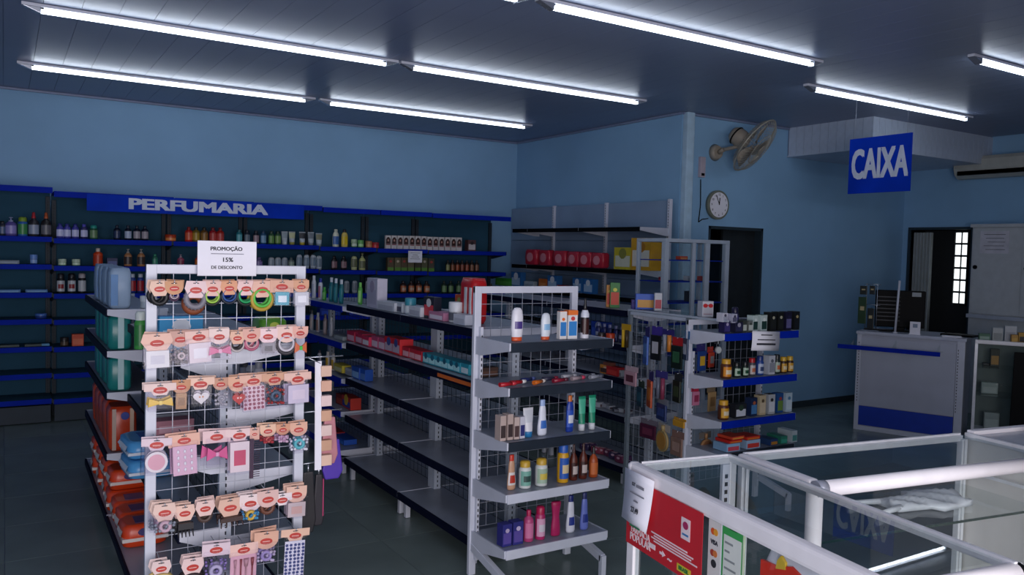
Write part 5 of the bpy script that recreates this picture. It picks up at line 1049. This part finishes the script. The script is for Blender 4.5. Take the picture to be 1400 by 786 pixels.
# ------------------------------------------------------------------ cash desk
ANG = math.atan2(-0.93128784, 0.36428418)
t = thing('cash_desk', 'white cash desk with blue kick panel under the CAIXA sign', 'desk', (7.03, 4.89, 0), ANG)
# local x along front (0..0.93), local +y away from camera
DW, DD, DH = .925, .55, .96
DG = M('desk_grey', hexl('b2b6c4'), .45, var=.03, scale=4)
MB().box(.02, DW - .02, .012, DD - .01, .02, DH - .03).build('carcass', DG, t)
MB().box(.04, DW - .07, .0, .012, .24, DH - .06).build('front_panel', DG, t, .002)
MB().box(.04, DW - .07, -.002, .012, .05, .235).build('kick_panel', M('kick_blue', hexl('1438a8'), .4), t, .002)
for x in (0, DW - .065):
    u = MB().box(x, x + (.04 if x == 0 else .065), -.006, .03, 0, DH).build('upright', WHITE, t, .002)
    hb = MB(); holes(hb, x + .02 if x == 0 else x + .012, -.007, .28, DH - .1); hb.build('slot_row', SLOT, u)
MB().box(0, DW, -.008, .02, .0, .045).build('bottom_rail', WHITE, t, .002)
MB().box(-.01, DW + .01, -.015, DD, DH - .03, DH).build('desk_top', M('desk_top', hexl('b8bccb'), .3), t, .005)
MB().box(-.12, .76, -.235, -.225, .80, .84).build('front_shelf_edge', BLUE, t, .002)
MB().box(-.11, .75, -.225, -.01, .822, .828).build('front_shelf', GLASS, t)
for x in (-.02, .35, .72): MB().prism([(0, 0), (1, 0), (1, 1)], 0, 1).v and MB().add([(x, -.222, .822), (x, -.01, .822), (x, -.01, .90), (x + .004, -.222, .822), (x + .004, -.01, .822), (x + .004, -.01, .90)], [(0, 1, 2), (5, 4, 3), (0, 3, 4, 1), (1, 4, 5, 2), (2, 5, 3, 0)]).build('shelf_bracket', GLASS, t)
Mt = t.matrix_world
def dk(x, y, z=0):
    c, s = math.cos(ANG), math.sin(ANG); return (7.03 + x * c - y * s, 4.89 + x * s + y * c, z)
o = thing('white_rod', 'thin white vertical rod standing on the cash desk edge', 'rod', dk(.33, .02, DH + .001), ANG)
MB().cyl((0, 0, 0), (.02, 0, .50), .010, 10).build('rod', WHITE, o); MB().cyl((0, 0, 0), (0, 0, .012), .022, 12).build('rod_base', WHITE, o)
o = thing('monitor', 'black monitor seen from behind with white sticker on cash desk', 'monitor', dk(.30, .24, DH + .001), ANG + .25)
MB().box(-.20, .24, -.012, .03, .04, .40).build('housing', BLACK, o, .01)
for i in range(7): MB().box(-.19, .02, -.016, -.011, .10 + i * .038, .11 + i * .038).build('vent_slat', M('vent_slat', hexl('23262e'), .5), o)
MB().box(-.03, .07, 0, .03, .0, .06).box(-.10, .14, -.06, .10, 0, .012).build('stand', BLACK, o, .004)
MB().box(.12, .20, -.0145, -.0115, .345, .385).build('sticker', C('8a9296', .5), o)
o = thing('card_holder', 'small white card standing on the cash desk beside the monitor', 'card', dk(.50, .03, DH + .001), ANG)
MB().box(-.045, .045, -.003, .003, 0, .12).build('card', PAPER, o, .001); MB().box(-.02, .02, -.0042, -.003, .065, .10).build('printed_patch', C('8a96aa', .5), o); MB().box(-.05, .05, -.02, .02, 0, .006).build('card_foot', PAPER, o)
o = thing('keyboard', 'dark flat keyboard lying on the cash desk', 'keyboard', dk(.12, .16, DH + .001), ANG + .1)
MB().box(-.1, .16, -.05, .05, 0, .015).build('keyboard_body', BLACK, o, .004)
kb = MB()
for r_ in range(4):
    for c_ in range(10): kb.box(-.09 + c_ * .024, -.07 + c_ * .024, -.04 + r_ * .021, -.023 + r_ * .021, .015, .019)
kb.build('keys', M('keys', hexl('1c1e24'), .5), o)
o = thing('paper_pad', 'thin white paper pad on the cash desk right end', 'paper', dk(.80, .07, DH + .001), ANG + .2)
MB().box(-.08, .08, -.05, .05, 0, .010).build('sheets', PAPER, o, .001)
o = thing('black_folder', 'flat black folder lying behind the paper pad', 'folder', dk(.84, .24, DH + .001), ANG - .2)
MB().box(-.14, .14, -.08, .08, 0, .018).build('cover', BLACK, o, .003)
st = thing('packet_stand', 'wire stand holding dark green packets on the cash desk', 'stand', dk(.03, .12, DH + .001), ANG)
MB().cyl((0, .03, 0), (0, .03, .46), .004, 6).cyl((.10, .03, 0), (.10, .03, .46), .004, 6).cyl((-.02, .03, .45), (.13, .03, .45), .003, 6).cyl((-.02, .03, .25), (.13, .03, .25), .003, 6).box(-.03, .14, -.02, .06, 0, .006).build('stand_wire', HOOK, st)
for i, (x, z, w_, h_, c) in enumerate(((.015, .435, .065, .085, '161c16'), (.095, .44, .05, .085, '141814'), (.01, .325, .075, .26, '1c3c1a'), (.09, .22, .06, .2, '161c1c'))):
    o = thing('seed_packet', ('upper left small', 'upper right small', 'tall green', 'lower right dark')[i] + ' packet on the cash desk stand', 'packet', dk(x, .10, DH + z), ANG, 'packets on the cash desk stand')
    MB().box(-w_ / 2, w_ / 2, -.01, .002, -h_, 0).build('packet', C(c, .4), o, .003)
    MB().box(-w_ * .25, w_ * .25, -.0115, -.0095, -h_ * .5, -h_ * .35).build('printed_mark', C('b8a87c', .5), o)
    MB().cyl((0, -.002, -.004), (0, .03, .008), .0015, 5).build('hook', HOOK, o)

# glass case right of the cash desk
cx_, cy_, _ = dk(DW + .075, .0)
t = thing('glass_case', 'glass display case with wooden-dark back right of the cash desk', 'display case', (cx_, cy_, 0), ANG + .12)
LW = 1.5
for x in (0, LW): MB().box(x, x + .025, 0, .025, .05, .93).box(x, x + .025, .40, .425, .05, .93).build('post', ALU, t, .002)
MB().box(0, LW, -.005, .03, .925, .96).build('top_rail', RAILW, t, .006); MB().box(0, LW, -.005, .03, .04, .12).build('bottom_rail', RAILW, t, .004)
MB().box(0, LW, .40, .425, .12, .93).build('back_panel', M('case_back', hexl('6c7874'), .5), t); MB().box(0, LW, .03, .40, .10, .12).build('case_floor', RAILW, t)
MB().box(.0, LW, .03, .42, .935, .945).build('glass_top', GLASS, t); MB().box(.025, LW, .008, .012, .12, .925).build('glass_front', GLASS, t)
for z in (.70, .45): MB().box(.01, LW - .01, .03, .39, z, z + .008).build('glass_shelf', GLASS, t); 
def gc(x, y, z=0):
    a = ANG + .12; c, s = math.cos(a), math.sin(a); return (cx_ + x * c - y * s, cy_ + x * s + y * c, z)
for i, (x, y, z, w_, h_, c, l, d) in enumerate(((.07, .15, .947, .09, .06, '3a6a50', '8aa494', 'green and white box on the glass case top'), (.17, .15, .947, .08, .12, 'b0b4b4', '8a9090', 'white box on the glass case top'), (.27, .2, .947, .09, .14, 'b8bcc0', 'a0a4ac', 'tall white box on the glass case top'), (.30, .1, .947, .05, .07, 'b8842c', 'c89a3a', 'small amber box on the glass case top'), (.38, .15, .947, .10, .09, 'b88a1c', '1c1e20', 'yellow and black box on the glass case top'),
    (.16, .2, .711, .07, .16, '2a2c20', 'b8843a', 'black and yellow box on the upper glass shelf'), (.10, .25, .711, .06, .02, '2a2c30', '3a3c40', 'flat dark box on the upper glass shelf'), (.13, .2, .461, .13, .10, 'a8b4ac', 'c0c8c0', 'pale green box on the middle glass shelf'), (.16, .25, .122, .12, .16, 'a0a8a4', 'b8c0bc', 'white carton on the case floor'))):
    put(t_box(w_, .07, h_, c, l), 'medicine_carton', d, 'box', gc(x, y, z), ANG + .12 + .1)
o = thing('tall_black_object', 'tall black flat object standing in front of the glass case', 'screen', gc(.27, -.10, 0), ANG + .12)  # unidentified black shape, built as a plain board on two feet
MB().add([(x, y, z) for y in (-.01, .012) for x, z in ((.02, .14), (.6, .12), (.6, .90), (.03, .88))], [(0, 1, 2, 3), (7, 6, 5, 4), (0, 4, 5, 1), (1, 5, 6, 2), (2, 6, 7, 3), (3, 7, 4, 0)]).build('board', BLACK, o, .004)
MB().box(.05, .08, -.04, .04, 0, .14).box(.5, .53, -.04, .04, 0, .14).build('board_foot', BLACK, o, .003)

# ------------------------------------------------------------------ front glass counters
CA = math.radians(-9.0)
CX0, CY0 = 1.80, 2.06
def cw(u, v, z=0):
    c, s = math.cos(CA), math.sin(CA); return (CX0 + u * c + v * s, CY0 + u * s - v * c, z)
HT = .95
def hr(mb, p0, p1, r=.024):                 # rounded tubular rail
    return mb.cyl(p0, p1, r, 16)
t = thing('glass_counter', 'narrow glass counter with red poster on its white-railed front', 'counter', (CX0, CY0, 0), CA)
# local x = u, local y = -v
U, V = .39, 1.06
for (x, y) in ((0, 0), (U, 0), (0, -V), (U, -V)):
    MB().box(x - .014, x + .014, y - .014, y + .014, 0, HT - .02).build('corner_post', ALU, t, .004)
MB().box(-.022, -.010, -.03, .012, 0, HT - .03).build('post_cover', RAILW, t, .004)
fr = MB().box(-.020, .020, -V - .02, .012, HT - .055, HT + .0).build('front_rail', RAILW, t, .012)
MB().lathe([(0, -.0275), (.6, -.0275), (1, -.02), (1, .02), (.6, .0275), (0, .0275)], 14, .022, .022).build('rail_end_cap', RAILW, t, loc=(0, .012, HT - .0275))
MB().box(.02, U - .012, -.012, .004, HT - .03, HT - .004).box(.02, U - .012, -.002, .006, HT - .012, HT + .002).build('far_rail', ALU, t, .003)
MB().box(U - .017, U - .005, -V, 0, HT - .022, HT + .003).build('inner_rail', ALU, t, .003); MB().box(U - .003, U + .011, -V, 0, HT - .030, HT - .002).build('inner_rail', ALU, t, .003)
MB().cyl((.02, -V + .005, HT - .026), (U - .01, -V + .005, HT - .026), .025, 18).build('near_rail', RAILW, t)
MB().cyl((U - .01, -V + .005, HT - .026), (U + .004, -V + .005, HT - .026), .025, 18).build('rail_end_cap', BLACK, t)
MB().box(.018, U - .018, -V + .03, -.012, HT - .010, HT - .004).build('glass_top', GLASS, t)
MB().box(-.006, -.001, -V + .015, -.015, .12, HT - .055).build('glass_front', GLASS, t)
MB().box(.015, U - .015, -.004, .001, .12, HT - .03).build('glass_side', GLASS, t)
MB().box(.01, U - .01, -V + .02, -.02, .50, .508).build('glass_shelf', GLASS, t)
MB().box(-.012, U + .012, -V, .0, .02, .12).build('plinth', RAILW, t, .004)
u_ = MB().box(U - .050, U - .018, -.020, -.006, .12, HT - .03).build('upright', WHITE, t)
hb = MB(); holes(hb, U - .034, -.0205, .2, HT - .06, w=.012); hb.build('slot_row', SLOT, u_)
# poster
RED = C('c8202e', .4)
po = thing('red_poster', 'red FARMÁCIA POPULAR poster on the counter front', 'poster', cw(-.024, .0), CA - PI / 2)
# poster local: x along -v direction ... use x = v (towards camera), facing local -y
PT, PB = .905, .682
MB().box(-.012, .405, -.0005, .0008, PB, PT).build('sheet', RED, po)
WP = M('print_white', hexl('ecd9dc'), .6)
text('FARMÁCIA', .030, WP, 'lettering', po, (.075, -.0012, .737), sx=.78, bold=.0005); text('POPULAR', .036, WP, 'lettering', po, (.075, -.0012, .711), sx=.80, bold=.0006)
for k_ in range(4): MB().box(.14 + .015 * (k_ % 2), .335 + .02 * (k_ % 2) + .01 * k_, -.0014, -.0006, .7635 - k_ * .0085, .768 - k_ * .0085).build('text_line', WP, po)
MB().box(.30, .345, -.0014, -.0006, .80, .865).build('logo_panel', WP, po, .0)
MB().prism([(.3225 + .014 * math.cos(a), .843 + .012 * math.sin(a)) for a in [2 * PI * i / 12 for i in range(12)]], -.002, -.0013).build('logo_flower', C('a82a5c', .5), po)
MB().box(.307, .338, -.002, -.0013, .812, .818).build('logo_flower', C('3a7ab0', .5), po)
MB().box(.13, .165, -.0014, -.0006, .712, .728).build('small_logo', WP, po)
MB().prism([(.19, .712), (.205, .712), (.205, .706), (.222, .716), (.205, .726), (.205, .720), (.19, .720)], -.0014, -.0006).build('small_logo', WP, po)
text('~', .04, WP, 'small_logo', po, (.245, -.0012, .712), bold=.0008)
MB().box(.285, .355, -.0014, -.0006, .696, .718).build('yellow_logo', C('d8c83a', .5), po); text('BRASIL', .017, C('2c7a3a', .5), 'lettering', po, (.32, -.002, .707), bold=.0006)
po = thing('price_sheet', 'curling white sheet priced 27,49 taped over the counter corner', 'notice', cw(-.032, .0), CA - PI / 2)
mb = MB(); vs = []
for i in range(8):
    z = .935 - i * .0235; s_ = i / 7; y = -.004 - .012 * s_ * s_; k_ = .018 * s_
    vs += [(-.012 + k_ * .3, y, z), (.075, y - .004 * s_, z - .004 * s_), (.165 - k_ * 1.6, y + .006 * s_, z - .012 * s_)]
mb.add(vs, [(3 * i + j, 3 * i + j + 1, 3 * i + j + 4, 3 * i + j + 3) for i in range(7) for j in range(2)], True)
o = mb.build('sheet', PAPER, po); o.modifiers.new('s', 'SOLIDIFY').thickness = .0008
text('KIT', .017, INK, 'lettering', po, (.052, -.0095, .895), sx=.8); MB().box(.068, .115, -.0105, -.0095, .890, .899).build('text_line', M('faded_ink', hexl('8a8a94'), .7), po); MB().box(.035, .12, -.0125, -.0115, .865, .869).build('text_line', MATS['faded_ink'], po); MB().box(.062, .088, -.0150, -.014, .842, .847).build('text_line', MATS['faded_ink'], po); text('27,49', .025, INK, 'lettering', po, (.075, -.0185, .815), sx=.8, bold=.0005)
MB().box(.055, .115, -.0225, -.0215, .762, .768).build('green_edge', C('2c7a54', .5), po)
po = thing('payment_sticker', 'white sticker strip of payment card marks on the counter glass', 'sticker', cw(-.009, 0), CA - PI / 2)
MB().box(.413, .470, -.0006, .0006, .70, .893).build('sheet', C('d8d4d0', .5), po)
for z, c1, c2 in ((.862, 'd8541c', 'e09a2c'), (.80, 'a83c2c', 'd0783c')):
    MB().prism([(.434 + .010 * math.cos(a), z + .010 * math.sin(a)) for a in [2 * PI * i / 14 for i in range(14)]], -.0014, -.0005).build('card_mark', C(c1, .5), po); MB().prism([(.447 + .010 * math.cos(a), z + .010 * math.sin(a)) for a in [2 * PI * i / 14 for i in range(14)]], -.0018, -.0012).build('card_mark', C(c2, .5), po)
text('VISA', .018, INK, 'lettering', po, (.441, -.0012, .831), sx=.9, bold=.0006)
MB().prism([(.441 + .012 * math.cos(a), .770 + .012 * math.sin(a)) for a in [2 * PI * i / 14 for i in range(14)]], -.0014, -.0005).build('card_mark', C('2a2c30', .5), po)
po = thing('green_framed_notice', 'green-framed notice with pale writing panel on the counter glass', 'notice', cw(-.009, 0), CA - PI / 2)
MB().box(.476, .572, -.0012, .0006, .70, .914).build('frame', C('3aa050', .5), po, .0)
MB().box(.484, .560, -.0018, -.001, .716, .872).build('writing_panel', C('d8dcd4', .6), po)
for k_, tw in enumerate((.035, .022, .045, .05, .052)): MB().box(.490, .490 + tw, -.0024, -.0017, .848 - k_ * .024, .854 - k_ * .024).build('text_line', C('8a9090', .6), po)
MB().box(.508, .540, -.002, -.0012, .891, .896).build('text_line', C('1c6a34', .6), po)
MB().box(.566, .572, -.0022, .0008, .70, .914).build('pale_edge', C('c8d8b8', .5), po)
# pack inside the counter
o = put(t_pack(.23, .08, .38, 'e0dce6', None, None, False), 'nappy_pack', 'large white and red nappy pack inside the front counter', 'pack', cw(.046, .735, .509), CA - PI / 2)
MB().prism([(-.113, .02), (.113, .02), (.113, .325), (.0, .36), (-.04, .345), (-.113, .338)], -.0425, -.034).build('red_panel', C('e0301c', .4), o)
MB().prism([(-.055, .335), (-.018, .345), (-.022, .362), (-.038, .374), (-.05, .358)], -.0435, -.035).build('yellow_figure', C('e0b83a', .4), o)

# second counter (far side) : u 0.42..1.54, v 0..0.37
t = thing('glass_counter', 'long glass counter holding a plastic bag, facing the camera', 'counter', cw(.425, 0), CA)
U2, V2 = 1.115, .37
for (x, y) in ((.012, -.012), (U2, -.012), (U2, -V2)):
    MB().box(x - .016, x - .004, y - .013, y + .013, 0, HT - .02).box(x + .002, x + .016, y - .013, y + .013, 0, HT - .02).build('corner_post', ALU, t, .003)
MB().cyl((.010, -V2 + .012, .0), (.010, -V2 + .012, HT - .03), .026, 18).build('corner_post', RAILW, t)
MB().box(.02, U2, -.014, .004, HT - .03, HT - .006).box(.02, U2, -.004, .008, HT - .012, HT + .002).build('far_rail', ALU, t, .003)
MB().box(-.006, .036, -V2 + .02, .006, HT - .045, HT).build('left_rail', RAILW, t, .012)
MB().cyl((.0, -V2, HT - .024), (.036, -V2, HT - .024), .026, 18).build('rail_end_cap', CHROME, t)
MB().cyl((.036, -V2, HT - .026), (U2 + .004, -V2, HT - .026), .0255, 20).build('front_rail', RAILW, t)
MB().box(.03, U2, -V2 + .02, -.01, HT - .010, HT - .004).build('glass_top', GLASS, t)
MB().box(.03, U2 - .01, -V2 - .003, -V2 + .002, .14, HT - .045).build('glass_front', GLASS, t)
MB().box(.012, U2 - .01, -V2 + .012, -.02, .742, .750).build('glass_shelf', GLASS, t)
MB().box(.012, U2 - .01, -V2 + .008, -V2 + .012, .742, .750).build('shelf_front_edge', M('glass_edge', hexl('16302c'), .2), t)
MB().box(0, U2 - .01, -V2, .0, .02, .10).build('plinth', RAILW, t, .004)
MB().box(U2 - .012, U2 - .004, -V2, -.02, .80, .812).build('shelf_support', ALU, t)
# plastic bag on the glass shelf
o = thing('plastic_bag', 'crumpled white plastic bag lying on the glass shelf', 'bag', cw(.425 + .70, .18, .7515), CA)
bm = bmesh.new(); bmesh.ops.create_grid(bm, x_segments=16, y_segments=10, size=.5)
for v in bm.verts:
    x, y = v.co.x, v.co.y; wd = .16 if x > -.05 else .10
    v.co = Vector((x * .34, y * wd * (1.2 - abs(x) * .5), .012 + .024 * abs(math.sin(9 * x + 5 * y)) * (1 - (2 * y) ** 2 * .7) + random.uniform(0, .006)))
geo = bmesh.ops.extrude_face_region(bm, geom=bm.faces[:]); 
for v in [g for g in geo['geom'] if isinstance(g, bmesh.types.BMVert)]: v.co.z = .001
bmesh.ops.recalc_face_normals(bm, faces=bm.faces)
me = bpy.data.meshes.new('bag_body'); bm.to_mesh(me); bm.free(); me.materials.append(M('bag_white', hexl('c4c6cc'), .35))
for p_ in me.polygons: p_.use_smooth = True
obj('bag_body', me, o)
for sy in (-.035, .04):
    MB().cyl((-.15, sy, .014), (-.27, sy * 1.7, .012), .012, 8, .008).cyl((-.27, sy * 1.7, .012), (-.29, sy * 1.9, .013), .012, 8).build('bag_handle', MATS['bag_white'], o)
# white cabinet at the right end
t = thing('white_counter', 'white laminate counter at the right end of the glass counters', 'counter', cw(.425 + U2 + .03, 0), CA)
LAM = M('laminate_cream', hexl('cfcac6'), .4, var=.02)
MB().box(0, .02, -1.2, -.0, .05, HT - .02).build('end_panel', LAM, t, .002); MB().box(.02, .9, -.36, -.34, .05, HT - .1).build('inner_panel', LAM, t)
MB().box(.0, .9, -.02, 0, .05, HT - .03).build('back_panel', LAM, t)
MB().box(-.006, .012, -1.2, 0, HT - .022, HT + .003).build('top_edge', ALU, t, .003); MB().box(.014, .9, -1.2, 0, HT - .03, HT - .004).build('counter_top', M('counter_top', hexl('b8bac2'), .25), t, .004)
MB().box(.014, .9, -.03, .006, HT - .02, HT + .012).build('far_rail', RAILW, t, .006)
o = thing('black_phone', 'black card terminal lying on the white counter top', 'card terminal', cw(.425 + U2 + .03 + .30, .16, HT - .003), CA + .3)
MB().box(-.05, .09, -.045, .045, 0, .035).build('body', BLACK, o, .01); MB().box(-.03, .03, -.03, .03, .035, .037).build('screen', M('screen', hexl('20242a'), .1), o)

for k_, v_ in ALLL.items():
    if len(v_) > 1: print('DUP LABEL', len(v_), k_, v_[:3])
print('objects', len(bpy.data.objects))
